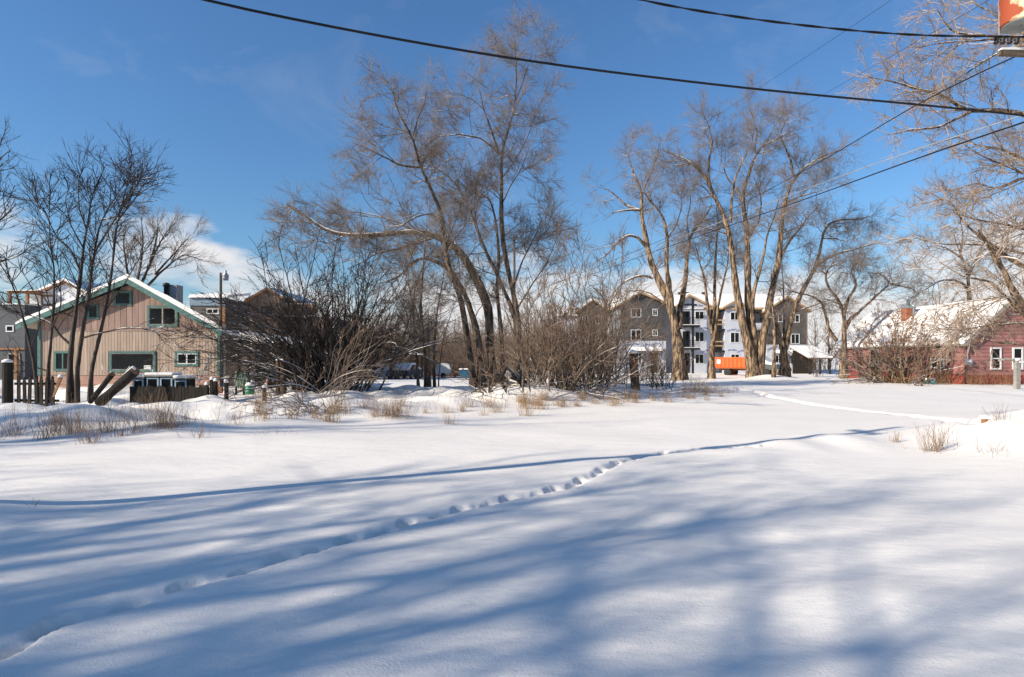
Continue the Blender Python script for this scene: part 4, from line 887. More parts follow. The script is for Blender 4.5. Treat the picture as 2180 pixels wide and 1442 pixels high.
# ---------------------------------------------------------------- apartment block under construction
def wrap_text():
    cu = bpy.data.curves.new('wrap_print', 'FONT'); cu.body = 'DRYline'; cu.size = 1.0; cu.align_x = 'CENTER'; cu.shear = 0.25; cu.resolution_u = 1; cu.offset = 0.02
    o = bpy.data.objects.new('tmp', cu); col.objects.link(o)
    dg = bpy.context.evaluated_depsgraph_get()
    me = bpy.data.meshes.new_from_object(o.evaluated_get(dg)); bpy.data.objects.remove(o)
    me.materials.clear(); me.materials.append(M['wrap_ink']); me.name = 'wrap_print'
    return me
TXT = wrap_text()
def apartments():
    D = 83.0; k = D / F; X = lambda px: (px - CX) * k; Zp = lambda py: CZ - (py - HY) * k; z0 = -1.0
    fr = Fr((0, D, 0), (1, 0, 0), (0, -1, 0))
    h = thing('apartment_block', 'three-storey apartment block under construction with white printed wrap and charcoal gables', 'building', (X(1520), D + 5, -.6))
    rg = random.Random(8)
    def prints(wall, f, u0, u1, za, zb, rows, avoid=()):
        dz = (zb - za) / rows
        for r in range(rows):
            u = u0 + rg.uniform(.4, 1.1); z = za + dz * (r + .35)
            while u < u1 - .4:
                if not any(a - .5 < u < b + .5 and c - .45 < z < d + .1 for a, b, c, d in avoid):
                    o = link('printed_word', TXT, wall); p = f.p(u, z + rg.uniform(-.15, .15), 0.012)
                    t = rg.uniform(-.05, .3)
                    ux, n = Vector(f.u), Vector(f.n); up = Vector((0, 0, 1))
                    o.matrix_parent_inverse = Matrix.Identity(4)
                    rot = Matrix((( ux.x, up.x, n.x), (ux.y, up.y, n.y), (ux.z, up.z, n.z))).to_4x4()
                    base = Matrix.Translation(-h.location) if False else Matrix.Identity(4)
                    o.matrix_basis = Matrix.Translation(Vector(p)) @ rot @ Matrix.Rotation(t, 4, 'Z') @ Matrix.Scale(0.38, 4)
                u += rg.uniform(1.15, 1.7)
    W = lambda a, b, c, d: (X(a), X(c), Zp(d), Zp(b))
    def seg(name, m, x0, x1, za, zb, y0=D, y1=D + 10): return box(name, m, h, x0, x1, y0, y1, za, zb)
    zb_ = Zp(726)
    # main body behind, recesses
    seg('rear_wall', 'wrap', X(1417), X(1640), z0, Zp(655), D + 2.2, D + 11)
    # gable 1: charcoal over wrap
    def gable(x0, x1, xa, ze, za, m, zlow, mlow, y0=D):
        if zlow > z0 + .1: low = MB().box(x0, x1, y0, y0 + 10.5, z0, zlow).build('lower_wall', mlow, h)
        else: low = None
        up = MB().prism([(x0, y0, zlow + (.002 if low else 0)), (x1, y0, zlow + (.002 if low else 0)), (x1, y0, ze), (xa, y0, za), (x0, y0, ze)], (0, 10.5, 0)).build('gable_wall', m, h)
        for xe, s in ((x0, -1), (x1, 1)):
            e = xe + s * .5; z = za + (ze - za) * (e - xa) / (xe - xa)
            MB().prism([(xa, y0 - .5, za + .01), (e, y0 - .5, z + .01), (e, y0 - .5, z + .26), (xa, y0 - .5, za + .26)], (0, 11, 0)).build('gable_roof', 'raw_wood', h)
            MB().prism([(xa, y0 - .46, za + .264), (e, y0 - .46, z + .264), (e, y0 - .44, z + .42), (xa, y0 - .44, za + .44)], (0, 10.9, 0)).build('gable_snow', 'roof_snow', h)
        return low, up
    l1, u1 = gable(X(1324), X(1418), X(1361), Zp(648), Zp(625), 'charcoal', zb_, 'wrap')
    wl = [W(1343, 656.5, 1365, 676), W(1343, 702, 1365, 725), W(1389, 658, 1400, 673), W(1389, 702, 1400, 716), W(1353, 751, 1366, 774.5)]
    for w in wl: window(h, fr, *w, 0.09, mull=1)
    dr = window(h, fr, *W(1383, 750, 1401, 795), 0.14, 'osb', mull=0, name='door')
    prints(l1, fr, X(1326), X(1416), z0 + 1.0, zb_, 4, [wl[4], W(1383, 750, 1401, 795)])
    # its left flank
    ff = Fr((X(1324), D + 10.5, 0), (0, -1, 0), (-1, 0, 0))
    for a, b, c, d in ((6.3, 7.9, 656, 668), (6.3, 7.9, 703, 712), (6.4, 7.9, 752, 760)):
        zz = lambda py: CZ - (py - HY) * (D + 3.5) / F
        window(h, ff, a, b, zz(d), zz(c), 0.09, mull=1)
    fpart('flank_panel', 'grey_panel', h, ff, 0.02, 10.46, zb_ + .02, Zp(652), 0.004, 0.05)
    prints(l1, ff, 0.5, 10, z0 + .8, zb_, 3)
    for a, b in ((1340, 1372), (1382, 1408)):
        MB().prism([(X(a), D, Zp(741)), (X(a), D - 1.1, Zp(748)), (X(a), D - 1.1, Zp(749.5)), (X(a), D, Zp(742.5))], (X(b) - X(a), 0, 0)).build('awning', 'black_steel', h)
        MB().prism([(X(a), D - .02, Zp(741) + .02), (X(a), D - 1.15, Zp(748) + .02), (X(a), D - 1.1, Zp(746)), (X(a), D - .02, Zp(739))], (X(b) - X(a), 0, 0)).build('awning_snow', 'roof_snow', h)
        for p in (a + 1, b - 1): MB().tube([(X(p), D - .05, Zp(757)), (X(p), D - .95, Zp(748.5))], .05, 6).build('awning_bracket', 'black_steel', h)
    # gable 2: wrap
    _, u2 = gable(X(1440), X(1516), X(1468), Zp(654), Zp(630), 'wrap', z0, 'wrap', D + .6)
    fr2 = Fr((0, D + .6, 0), (1, 0, 0), (0, -1, 0))
    wl = [W(1482, 662, 1502, 680), W(1482, 706, 1502, 728), W(1482, 754, 1501, 775), W(1456, 662, 1471, 692), W(1456, 705, 1471, 740)]
    for w in wl[:3]: window(h, fr2, *w, 0.09, mull=1)
    for w in wl[3:]: window(h, fr2, *w, 0.1, 'black_steel', mull=0, name='balcony_door')
    window(h, fr2, *W(1456, 752, 1471, 795), 0.1, 'black_steel', mull=0, name='door')
    prints(u2, fr2, X(1450), X(1515), z0 + 1, Zp(640), 9, wl)
    for zb in (693, 741):
        box('balcony_deck', 'black_steel', h, X(1449), X(1486), D - 1.0, D + .58, Zp(zb) - .25, Zp(zb)); box('balcony_snow', 'roof_snow', h, X(1449.5), X(1485.5), D - .95, D + .5, Zp(zb) + .003, Zp(zb) + .09)
        rl = MB()
        for i in range(14): rl.box(X(1449.5 + 2.75 * i) - .02, X(1449.5 + 2.75 * i) + .02, D - .97, D - .93, Zp(zb) + .1, Zp(zb) + 1.0)
        rl.box(X(1449), X(1486), D - .99, D - .91, Zp(zb) + 1.002, Zp(zb) + 1.06); rl.build('balcony_railing', 'black_steel', h)
    box('steel_post', 'black_steel', h, X(1469.5), X(1473.5), D - .9, D - .6, z0, Zp(636)); box('steel_beam', 'black_steel', h, X(1449), X(1479), D - .88, D - .62, Zp(652), Zp(648.5))
    # recess with bare sheathing
    for zb in (700, 746):
        box('recess_deck', 'black_steel', h, X(1516), X(1545), D + .3, D + 2.15, Zp(zb) - .3, Zp(zb))
        for i in range(2): box('guard_rail', 'raw_wood', h, X(1516.2), X(1544.8), D + .4, D + .5, Zp(zb) + .55 + .6 * i, Zp(zb) + .72 + .6 * i)
    box('sheathing_panel', 'osb', h, X(1516.3), X(1544.5), D + 2.1, D + 2.18, Zp(745), Zp(657)); box('sheathing_panel', 'charcoal', h, X(1516.3), X(1530), D + 2.02, D + 2.09, Zp(698), Zp(657))
    box('header_beam', 'black_steel', h, X(1516.3), X(1545), D + .3, D + 2.1, Zp(662), Zp(656))
    # gable 3: wrap
    _, u3 = gable(X(1545), X(1590), X(1567), Zp(654), Zp(642), 'wrap', z0, 'wrap', D + .3)
    fr3 = Fr((0, D + .3, 0), (1, 0, 0), (0, -1, 0)); wl = [W(1556, 664, 1576, 682), W(1556, 707.5, 1576, 730), W(1557, 754, 1576, 775)]
    for w in wl: window(h, fr3, *w, 0.09, mull=1)
    prints(u3, fr3, X(1545), X(1590), z0 + 1, Zp(648), 9, wl)
    # right recess with balconies
    for zb, i in ((702, 0), (748, 1)):
        box('recess_deck', 'black_steel', h, X(1590.5), X(1632), D + .3, D + 2.15, Zp(zb) - .3, Zp(zb)); box('balcony_parapet', 'wrap', h, X(1590.5), X(1632), D + .25, D + .4, Zp(zb) + .004, Zp(zb) + .95)
        window(h, Fr((0, D + 2.2, 0), (1, 0, 0), (0, -1, 0)), *W(1598, 668 + 46 * i, 1622, 700 + 46 * i), 0.1, mull=1)
    box('header_beam', 'black_steel', h, X(1590.5), X(1631), D + .5, D + 2.1, Zp(664), Zp(658))
    # gable 4: charcoal over wrap
    l4, u4 = gable(X(1632), X(1718), X(1675), Zp(661), Zp(634), 'charcoal_warm', Zp(734), 'wrap')
    wl = [W(1649, 668, 1666, 686), W(1683.5, 670, 1702, 687), W(1649, 711, 1666, 732), W(1683.5, 711, 1702, 732.5), W(1650, 755.5, 1665, 777), W(1683, 755.5, 1702, 777)]
    for w in wl: window(h, fr, *w, 0.09, mull=1)
    prints(l4, fr, X(1633), X(1717), z0 + 1, Zp(735), 4, wl[4:])
    fpart('corner_board', 'brown_siding', h, fr, X(1716), X(1718.6), z0, Zp(664), .004, .08)
    for a, b in ((1646, 1668), (1680, 1711)):
        MB().prism([(X(a), D, Zp(747)), (X(a), D - 1.1, Zp(753)), (X(a), D - 1.1, Zp(754.5)), (X(a), D, Zp(748.5))], (X(b) - X(a), 0, 0)).build('awning', 'black_steel', h)
        MB().prism([(X(a), D - .02, Zp(747) + .02), (X(a), D - 1.15, Zp(753) + .02), (X(a), D - 1.1, Zp(751)), (X(a), D - .02, Zp(745))], (X(b) - X(a), 0, 0)).build('awning_snow', 'roof_snow', h)
        for p in (a + 1, b - 1): MB().tube([(X(p), D - .05, Zp(763)), (X(p), D - .95, Zp(754))], .05, 6).build('awning_bracket', 'black_steel', h)
    # long main roof with snow
    ze, zr = Zp(657), CZ + (HY - 626) * (D + 8) / F
    MB().prism([(X(1330), D + .4, ze), (X(1330), D + 8, zr), (X(1330), D + 15.5, ze)], (X(1706) - X(1330), 0, 0)).build('main_roof', 'roof_snow', h)
    box('fascia', 'raw_wood', h, X(1500), X(1640), D + .1, D + .38, ze - .12, ze + .14)
    for px in (1475, 1490, 1530): box('ridge_vent', 'black_steel', h, X(px), X(px + 10), D + 7.2, D + 7.5, zr - .1, zr + .18)
    # rear wing to the left, mostly hidden by trees
    D3 = 98.0; k3 = D3 / F; Y = lambda px: (px - CX) * k3; ZZ = lambda py: CZ - (py - HY) * k3
    w = thing('apartment_wing', 'rear wing of the construction site half hidden by the thickets', 'building', (Y(1250), D3 + 5, -.6))
    box('wall', 'wrap', w, Y(1190), Y(1292), D3 + 1, D3 + 9, -1, ZZ(672))
    gable_block(w, Y(1232), Y(1292), D3, D3 + 9, -1, ZZ(662), ZZ(662), Y(1262), ZZ(640), 'charcoal_warm', 0.3, 'raw_wood', .5)
    f3 = Fr((0, D3, 0), (1, 0, 0), (0, -1, 0))
    for a, b in ((1240, 672), (1268, 672), (1240, 712), (1268, 712)): window(w, f3, Y(a), Y(a + 12), ZZ(b + 18), ZZ(b), .09, mull=1)
    MB().prism([(Y(1186), D3 + .6, ZZ(672)), (Y(1186), D3 + 5, ZZ(648)), (Y(1186), D3 + 9.4, ZZ(672))], (Y(1231) - Y(1186), 0, 0)).build('wing_roof', 'roof_snow', w)
    # shed to the right
    D4 = 76.0; k4 = D4 / F; Y = lambda px: (px - CX) * k4; ZZ = lambda py: CZ - (py - HY) * k4
    s = thing('shed', 'low open shed with snowy roof right of the apartment block', 'shed', (Y(1750), D4 + 2, -.6))
    MB().prism([(Y(1722), D4, ZZ(762)), (Y(1722), D4 + 5, ZZ(738)), (Y(1722), D4 + 5, ZZ(741)), (Y(1722), D4, ZZ(764.5))], (Y(1772) - Y(1722), 0, 0)).build('roof', 'brown_siding', s)
    MB().prism([(Y(1721), D4 - .05, ZZ(762) + .01), (Y(1721), D4 + 5, ZZ(738) + .01), (Y(1721), D4 + 5, ZZ(734.5)), (Y(1721), D4, ZZ(759))], (Y(1773) - Y(1721), 0, 0)).build('roof_snow', 'roof_snow', s)
    for px in (1726, 1748, 1769): box('post', 'old_wood', s, Y(px) - .1, Y(px) + .1, D4 + .15, D4 + .35, -1, ZZ(765))
    box('back_wall', 'old_wood', s, Y(1724), Y(1771), D4 + 4.5, D4 + 4.7, -1, ZZ(746))
apartments()

# ---------------------------------------------------------------- red house
def red_house():
    D = 37.0; k = D / F; X = lambda px: (px - CX) * k; Zp = lambda py: CZ - (py - HY) * k
    xl = X(2052); hw = 2.75; xa = xl + hw; xr = xl + 2 * hw; ze = Zp(728); za = ze + hw * 0.93; y1 = D + 14.0; z0 = -.5
    h = thing('red_house', 'red shingled house with steep snow-covered roof at the right', 'house', (xa, D + 6, 0))
    fr = Fr((0, D, 0), (1, 0, 0), (0, -1, 0)); ff = Fr((xl, y1, 0), (0, -1, 0), (-1, 0, 0))
    MB().prism([(xl, D, z0), (xr, D, z0), (xr, D, ze), (xa, D, za), (xl, D, ze)], (0, y1 - D, 0)).build('wall', 'red_siding', h)
    zs = Zp(799)
    fpart('skirt', 'red_skirt', h, fr, xl - .05, xr + .05, z0, zs, .004, .06); fpart('skirt', 'red_skirt', h, ff, -.02, y1 - D + .05, z0, zs, .004, .06)
    # courses of siding shingles, each course its own strip, lower edges proud
    n = 9; cs = (ze - zs) / n
    for i in range(n):
        a, b = zs + cs * i + .008, zs + cs * (i + 1) - .008
        for f, u0, u1 in ((fr, xl, xr), (ff, 0.0, y1 - D)):
            MB().hexa([f.p(u0, a, .035), f.p(u1, a, .035), f.p(u1, a, .002), f.p(u0, a, .002), f.p(u0, b, .012), f.p(u1, b, .012), f.p(u1, b, .002), f.p(u0, b, .002)]).build('siding_course', 'red_siding', h)
    i = 0
    while ze + cs * (i + 1) < za - .1:
        a, b = ze + cs * i + .008, ze + cs * (i + 1) - .008; wa, wb = (za - a) / .93 - .1, (za - b) / .93 - .1
        MB().hexa([fr.p(xa - wa, a, .035), fr.p(xa + wa, a, .035), fr.p(xa + wa, a, .002), fr.p(xa - wa, a, .002), fr.p(xa - wb, b, .012), fr.p(xa + wb, b, .012), fr.p(xa + wb, b, .002), fr.p(xa - wb, b, .002)]).build('siding_course', 'red_siding', h); i += 1
    oh = .38
    for s in (-1, 1):
        e = xa + s * (hw + .3); z = za - (hw + .3) * .93
        MB().prism([(xa, D - oh, za + .03), (e, D - oh, z + .03), (e, D - oh, z + .13), (xa, D - oh, za + .13)], (0, y1 - D + 2 * oh, 0)).build('roof', 'weathered', h)
        MB().prism([(xa, D - oh - .04, za - .1), (e, D - oh - .04, z - .1), (e, D - oh - .04, z + .14), (xa, D - oh - .04, za + .14)], (0, .04, 0)).build('rake_board', 'weathered', h)
        MB().prism([(xa, D - oh - .02, za + .142), (e + s * .05, D - oh - .02, z + .135), (e + s * .03, D - oh, z + .30), (xa, D - oh, za + .34)], (0, y1 - D + 2 * oh, 0)).build('roof_snow', 'roof_snow', h)
    fpart('eave_board', 'white_trim', h, ff, -.3, y1 - D + .3, ze - .16, ze - .02, .29, .33)
    fo = Fr((0, D - .036, 0), (1, 0, 0), (0, -1, 0)); fs = Fr((xl - .036, y1, 0), (0, -1, 0), (-1, 0, 0))
    window(h, fo, X(2107), X(2130), Zp(787), Zp(740), .09, 'white_trim', mull=0, rail=1)
    window(h, fo, X(2154), X(2176), Zp(787), Zp(740), .09, 'white_trim', mull=0, rail=1)
    D2 = xl * F / (1998 - CX)
    u = lambda px: y1 - xl * F / (px - CX)
    zz = lambda py, px: CZ - (py - HY) * (xl / (px - CX))
    window(h, fs, u(1984), u(2012), zz(785, 1998), zz(763, 1998), .1, 'white_trim', mull=1)
    window(h, fs, u(1853), u(1873), zz(800, 1862), zz(742, 1862), .12, 'weathered', mull=0, name='door')
    window(h, fs, u(1905), u(1930), zz(785, 1918), zz(760, 1918), .1, 'white_trim', mull=1)
    # chimney
    yc = 45.0; xc = P3(1932, 660, yc)[0]; zc = za - abs(xa - xc) * .93
    ch = box('chimney', 'brick', h, xc - .30, xc + .30, yc - .30, yc + .30, zc - .3, P3(1932, 657, yc)[2])
    zt = P3(1932, 657, yc)[2]
    for q in range(5):
        z = zt - .16 * (q + 1)
        for s in range(3):
            a = xc - .305 + .205 * s; MB().box(a, a + .195, yc - .325, yc - .301, z + .012, z + .15).build('brick', 'brick', ch)
    box('metal_cap', 'galv', ch, xc - .33, xc + .33, yc - .33, yc + .33, zt + .004, zt + .2)
    MB().lathe((xc + .05, yc, zt + .2), [(.12, 0), (.12, .5), (.2, .52), (.2, .62), (.03, .66)], 12).build('flue_pipe', 'galv', ch, True)
    p = P3(1945, 662, yc - .6); MB().lathe((p[0], p[1], p[2] - .6), [(.09, 0), (.09, .9), (.16, .92), (.16, 1.05), (.02, 1.08)], 10).build('vent_pipe', 'galv', h, True)
    # electric meter and conduit
    MB().tube([(xl + .16, D - .1, Zp(735)), (xl + .16, D - .1, Zp(764))], .03, 8).build('conduit', 'galv', h)
    mb_ = fpart('meter_box', 'galv', h, fr, xl + .05, xl + .42, Zp(777), Zp(765), .04, .2)
    MB().lathe((xl + .24, D - .2, Zp(770)), [(.12, 0), (.12, .1), (.06, .14)], 12, (0, -1, 0)).build('meter', 'porcelain', mb_, True)
    MB().tube([(xl + .05, D - .08, Zp(777)), (xl + .04, D - .08, Zp(820))], .035, 8).build('conduit', 'black_steel', h)
red_house()
# ---------------------------------------------------------------- orange dump truck
def local_build(root, mat4):           # turns meshes made in local coordinates to their place
    for o in [c for c in root.children_recursive]:
        if not o.get('_placed'):
            o.data.transform(mat4); o['_placed'] = 1
    for o in root.children_recursive:
        if '_placed' in o: del o['_placed']
def truck():
    D = 66.0; c = P3(1592, 802, D); c[2] = float(base_height(c[0], c[1]))
    t = thing('dump_truck', 'orange dump truck with snow on its bonnet parked behind the massive trunk', 'truck', c)
    hd = math.radians(-42)      # heading: to the right and towards the camera
    L0, L1 = -3.3, 0.75           # box from tail to cab (x forward)
    fl, tp = 0.98, 2.02
    bx = MB()
    for s in (-1, 1): bx.box(L0, L1, s * 1.12 - .03, s * 1.12 + .03, fl, tp)
    bx.box(L0, L0 + .06, -1.09, 1.09, fl, tp); bx.box(L1 - .06, L1, -1.09, 1.09, fl, tp + .25); bx.box(L0, L1, -1.09, 1.09, fl - .08, fl + .02)
    b = bx.build('dump_box', 'orange_paint', t)
    for s in (-1, 1):
        for i in range(9):
            x = L0 + .2 + i * (L1 - L0 - .4) / 8
            MB().box(x - .05, x + .05, s * 1.15 if s > 0 else -1.22, 1.22 if s > 0 else -1.15, fl + .06, tp - .06).build('side_rib', 'orange_paint', b)
        MB().box(L0, L1, s * 1.12 - .07, s * 1.12 + .07, tp + .003, tp + .09).build('top_rail', 'orange_paint', b)
        MB().box(L0, L1, s * 1.13 - .06, s * 1.13 + .06, fl - .16, fl - .084).build('bottom_rail', 'rust', b)
    MB().box(L0 + .3, L1 - .1, -1.05, 1.05, tp - .35, tp - .1).build('snow_load', 'roof_snow', b)
    MB().box(L0 + .25, L0 + .68, -1.235, -1.225, 1.35, 1.85).build('white_panel', 'dirty_white', b)
    MB().box(L1 - .7, L1 + .3, -.9, .9, tp + .1, tp + .16).build('cab_guard', 'orange_paint', b)
    ch = MB()
    for s in (-1, 1): ch.box(L0 + .1, 3.2, s * .42 - .05, s * .42 + .05, .62, .82)
    ch.build('chassis', 'rust', t)
    MB().lathe((0.35, -.85, .62), [(.24, 0), (.24, .9), (.1, .93)], 14, (1, 0, 0)).build('fuel_tank', 'cut_wood', t, True)
    for x in (-1.9, 2.35):
        for s in (-1, 1):
            for off in ((0,) if x > 0 else (0, .26)):
                y = s * (.98 - off)
                w = MB().lathe((x, y - .12, .43), [(.30, 0), (.42, .03), (.43, .12), (.42, .21), (.30, .24)], 20, (0, 1, 0)).build('wheel', 'tyre', t, True)
                MB().lathe((x, y - .128 * s - .004, .43), [(.25, 0), (.22, .1)], 16, (0, s, 0)).build('rim', 'rust', w, True)
    # cab and bonnet
    prof = [(.95, .75), (3.45, .72), (3.5, 1.12), (3.3, 1.22), (2.25, 1.34), (1.75, 2.0), (1.55, 2.08), (.98, 2.08)]
    cab = MB().prism([(x, -.98, z) for x, z in prof], (0, 1.96, 0)).build('cab', 'grille', t)
    for s in (-1, 1): MB().prism([(1.2, s * .985, 1.42), (2.1, s * .985, 1.42), (1.7, s * .985, 1.92), (1.2, s * .985, 1.95)], (0, s * .012, 0)).build('side_window', 'glass', cab)
    MB().prism([(2.20, -.85, 1.42), (1.78, -.85, 1.96), (1.80, -.85, 1.98), (2.23, -.85, 1.43)], (0, 1.7, 0)).build('windscreen', 'glass', cab)
    MB().prism([(3.36, -.99, 1.225), (2.6, -.99, 1.335), (2.26, -.99, 1.36), (1.76, -.99, 2.02), (1.5, -.99, 2.1), (1.0, -.99, 2.1), (1.0, -.99, 2.3), (1.6, -.99, 2.3), (2.5, -.99, 1.62), (3.38, -.99, 1.40)], (0, 1.98, 0)).build('bonnet_snow', 'roof_snow', t)
    MB().box(3.5, 3.54, -.9, .9, .82, 1.16).build('grille', 'grille', cab)
    for s in (-1, 1): MB().lathe((3.545, s * .72, 1.02), [(.11, 0), (.1, .03), (.04, .05)], 12, (1, 0, 0)).build('headlight', 'porcelain', cab, True)
    MB().box(3.54, 3.56, -.5, .5, .9, 1.1).build('grille_insert', 'black_steel', cab); MB().box(3.561, 3.57, -.14, .14, .96, 1.03).build('badge', 'chrome', cab)
    MB().box(3.5, 3.72, -1.0, 1.0, .52, .7).build('bumper', 'maroon', t); MB().box(3.5, 3.72, -1.0, 1.0, .704, .78).build('bumper_snow', 'roof_snow', t)
    MB().box(3.3, 3.5, -.95, .95, .22, .5).build('plough_mount', 'rust', t)
    local_build(t, Matrix.Translation(Vector(c)) @ Matrix.Rotation(hd, 4, 'Z'))
truck()

def car(label, px, py, D, hd, m):
    c = P3(px, py, D); c[2] = float(base_height(c[0], c[1]))
    t = thing('parked_car', label, 'car', c, 'snow-covered cars by the carport')
    prof = [(-2.1, .35), (2.1, .35), (2.15, .7), (1.95, .88), (1.0, .98), (.45, 1.4), (-1.1, 1.42), (-1.75, 1.0), (-2.12, .92)]
    b = MB().prism([(x, -.85, z) for x, z in prof], (0, 1.7, 0)).build('body', m, t)
    for s in (-1, 1):
        MB().prism([(.75, s * .852, 1.0), (.38, s * .852, 1.34), (-.3, s * .852, 1.35), (-.3, s * .852, 1.0)], (0, s * .012, 0)).build('side_window', 'glass', b); MB().prism([(-.38, s * .852, 1.0), (-.38, s * .852, 1.35), (-1.05, s * .852, 1.35), (-1.5, s * .852, 1.0)], (0, s * .012, 0)).build('side_window', 'glass', b)
        for x in (-1.3, 1.35):
            w = MB().lathe((x, s * .78 - .1, .33), [(.2, 0), (.32, .02), (.33, .1), (.32, .18), (.2, .2)], 16, (0, 1, 0)).build('wheel', 'tyre', t, True)
            MB().lathe((x, s * .78 + s * .1, .33), [(.2, 0), (.15, .02)], 12, (0, s, 0)).build('rim', 'chrome', w, True)
    MB().prism([(2.0, -.8, .89), (1.0, -.8, .985), (.46, -.8, 1.405), (-1.1, -.8, 1.425), (-1.75, -.8, 1.01), (-2.1, -.8, .925), (-2.05, -.8, 1.1), (-1.8, -.8, 1.2), (-1.1, -.8, 1.62), (.45, -.8, 1.58), (1.05, -.8, 1.2), (1.9, -.8, 1.06)], (0, 1.6, 0)).build('snow_cover', 'roof_snow', t)
    local_build(t, Matrix.Translation(Vector(c)) @ Matrix.Rotation(hd, 4, 'Z'))
car('dark car under snow in front of the brown carport', 868, 793, 58, math.radians(82), 'car_dark')
car('silver car under snow left of the brown carport', 812, 793, 60, math.radians(100), 'car_silver')

def carport():
    D = 60.0; k = D / F; X = lambda px: (px - CX) * k; Zp = lambda py: CZ - (py - HY) * k; z0 = -.9
    t = thing('carport', 'brown timber carport with dark sloping roof between the middle trees', 'carport', (X(862), D + 2, -.4))
    MB().prism([(X(826), D, Zp(749)), (X(892), D, Zp(756)), (X(892), D, Zp(759)), (X(826), D, Zp(752))], (0, 5, 0)).build('roof', 'black_steel', t)
    MB().prism([(X(825.5), D - .06, Zp(749) + .01), (X(892.5), D - .06, Zp(756) + .01), (X(892.5), D - .03, Zp(754)), (X(825.5), D - .03, Zp(747))], (0, 5.1, 0)).build('roof_snow', 'roof_snow', t)
    for px in (832, 847, 874, 884):
        for y in (D + .3, D + 4.5): box('post', 'cedar', t, X(px) - .11, X(px) + .11, y - .11, y + .11, z0, Zp(757.5 if px > 860 else 754))
    box('header_beam', 'cedar', t, X(832), X(884), D + .25, D + .38, Zp(771), Zp(767))
    f = thing('timber_fence', 'low brown board fence behind the carport', 'fence', (X(860), D + 9, -.5))
    for i in range(40):
        x = X(770) + i * .33; MB().box(x, x + .30, D + 9 + .01 * (i % 2), D + 9.03 + .01 * (i % 2), -.9, .62 + .03 * math.sin(i * 1.7)).build('board', 'cedar', f)
    box('rail', 'cedar', f, X(770), X(770) + 13.2, D + 9.045, D + 9.1, .2, .3)
    # blue refuse bin
    D = 62.0; k = D / F
    c = P3(990, 794, D); gx = c[0]; g = float(base_height(gx, D))
    b = thing('refuse_bin', 'blue steel refuse bin with snowy lid left of the great tree', 'bin', (gx, D, g))
    MB().hexa([(gx - .5, D - .4, g + .08), (gx + .5, D - .4, g + .08), (gx + .5, D + .4, g + .08), (gx - .5, D + .4, g + .08), (gx - .58, D - .5, g + .85), (gx + .58, D - .5, g + .85), (gx + .58, D + .5, g + .85), (gx - .58, D + .5, g + .85)]).build('body', 'bin_blue', b)
    box('lid', 'bin_blue', b, gx - .62, gx + .62, D - .54, D + .54, g + .853, g + .92); box('lid_snow', 'roof_snow', b, gx - .6, gx + .6, D - .52, D + .52, g + .924, g + 1.06, bevel=.04)
    for s in (-1, 1): MB().lathe((gx + s * .4, D - .42, g), [(.02, 0), (.07, .01), (.07, .06), (.02, .08)], 10).build('wheel', 'tyre', b)
    # white tank-shaped trailer
    D = 64.0; c = P3(945, 792, D); g = float(base_height(c[0], D))
    w = thing('camper', 'small rounded white camper trailer in the distance left of the blue bin', 'trailer', (c[0], D, g))
    pr = [(-.75, .45), (.75, .45), (.78, 1.1), (.6, 1.5), (.2, 1.62), (-.3, 1.62), (-.65, 1.45), (-.8, 1.0)]
    bd = MB().prism([(c[0] + x, D - .8, g + z) for x, z in pr], (0, 1.6, 0)).build('body', 'dirty_white', w)
    window(bd, Fr((c[0], D - .8, 0), (1, 0, 0), (0, -1, 0)), c[0] + .0, c[0] + .5, g + .8, g + 1.2, .05, 'galv', mull=0)
    MB().lathe((c[0], D - .85, g + .3), [(.2, 0), (.3, .03), (.3, .17), (.2, .2)], 14, (0, 1, 0)).build('wheel', 'tyre', w)
    MB().tube([(c[0] + .75, D, g + .5), (c[0] + 1.3, D, g + .5)], .05, 6).build('tow_bar', 'rust', w)
carport()

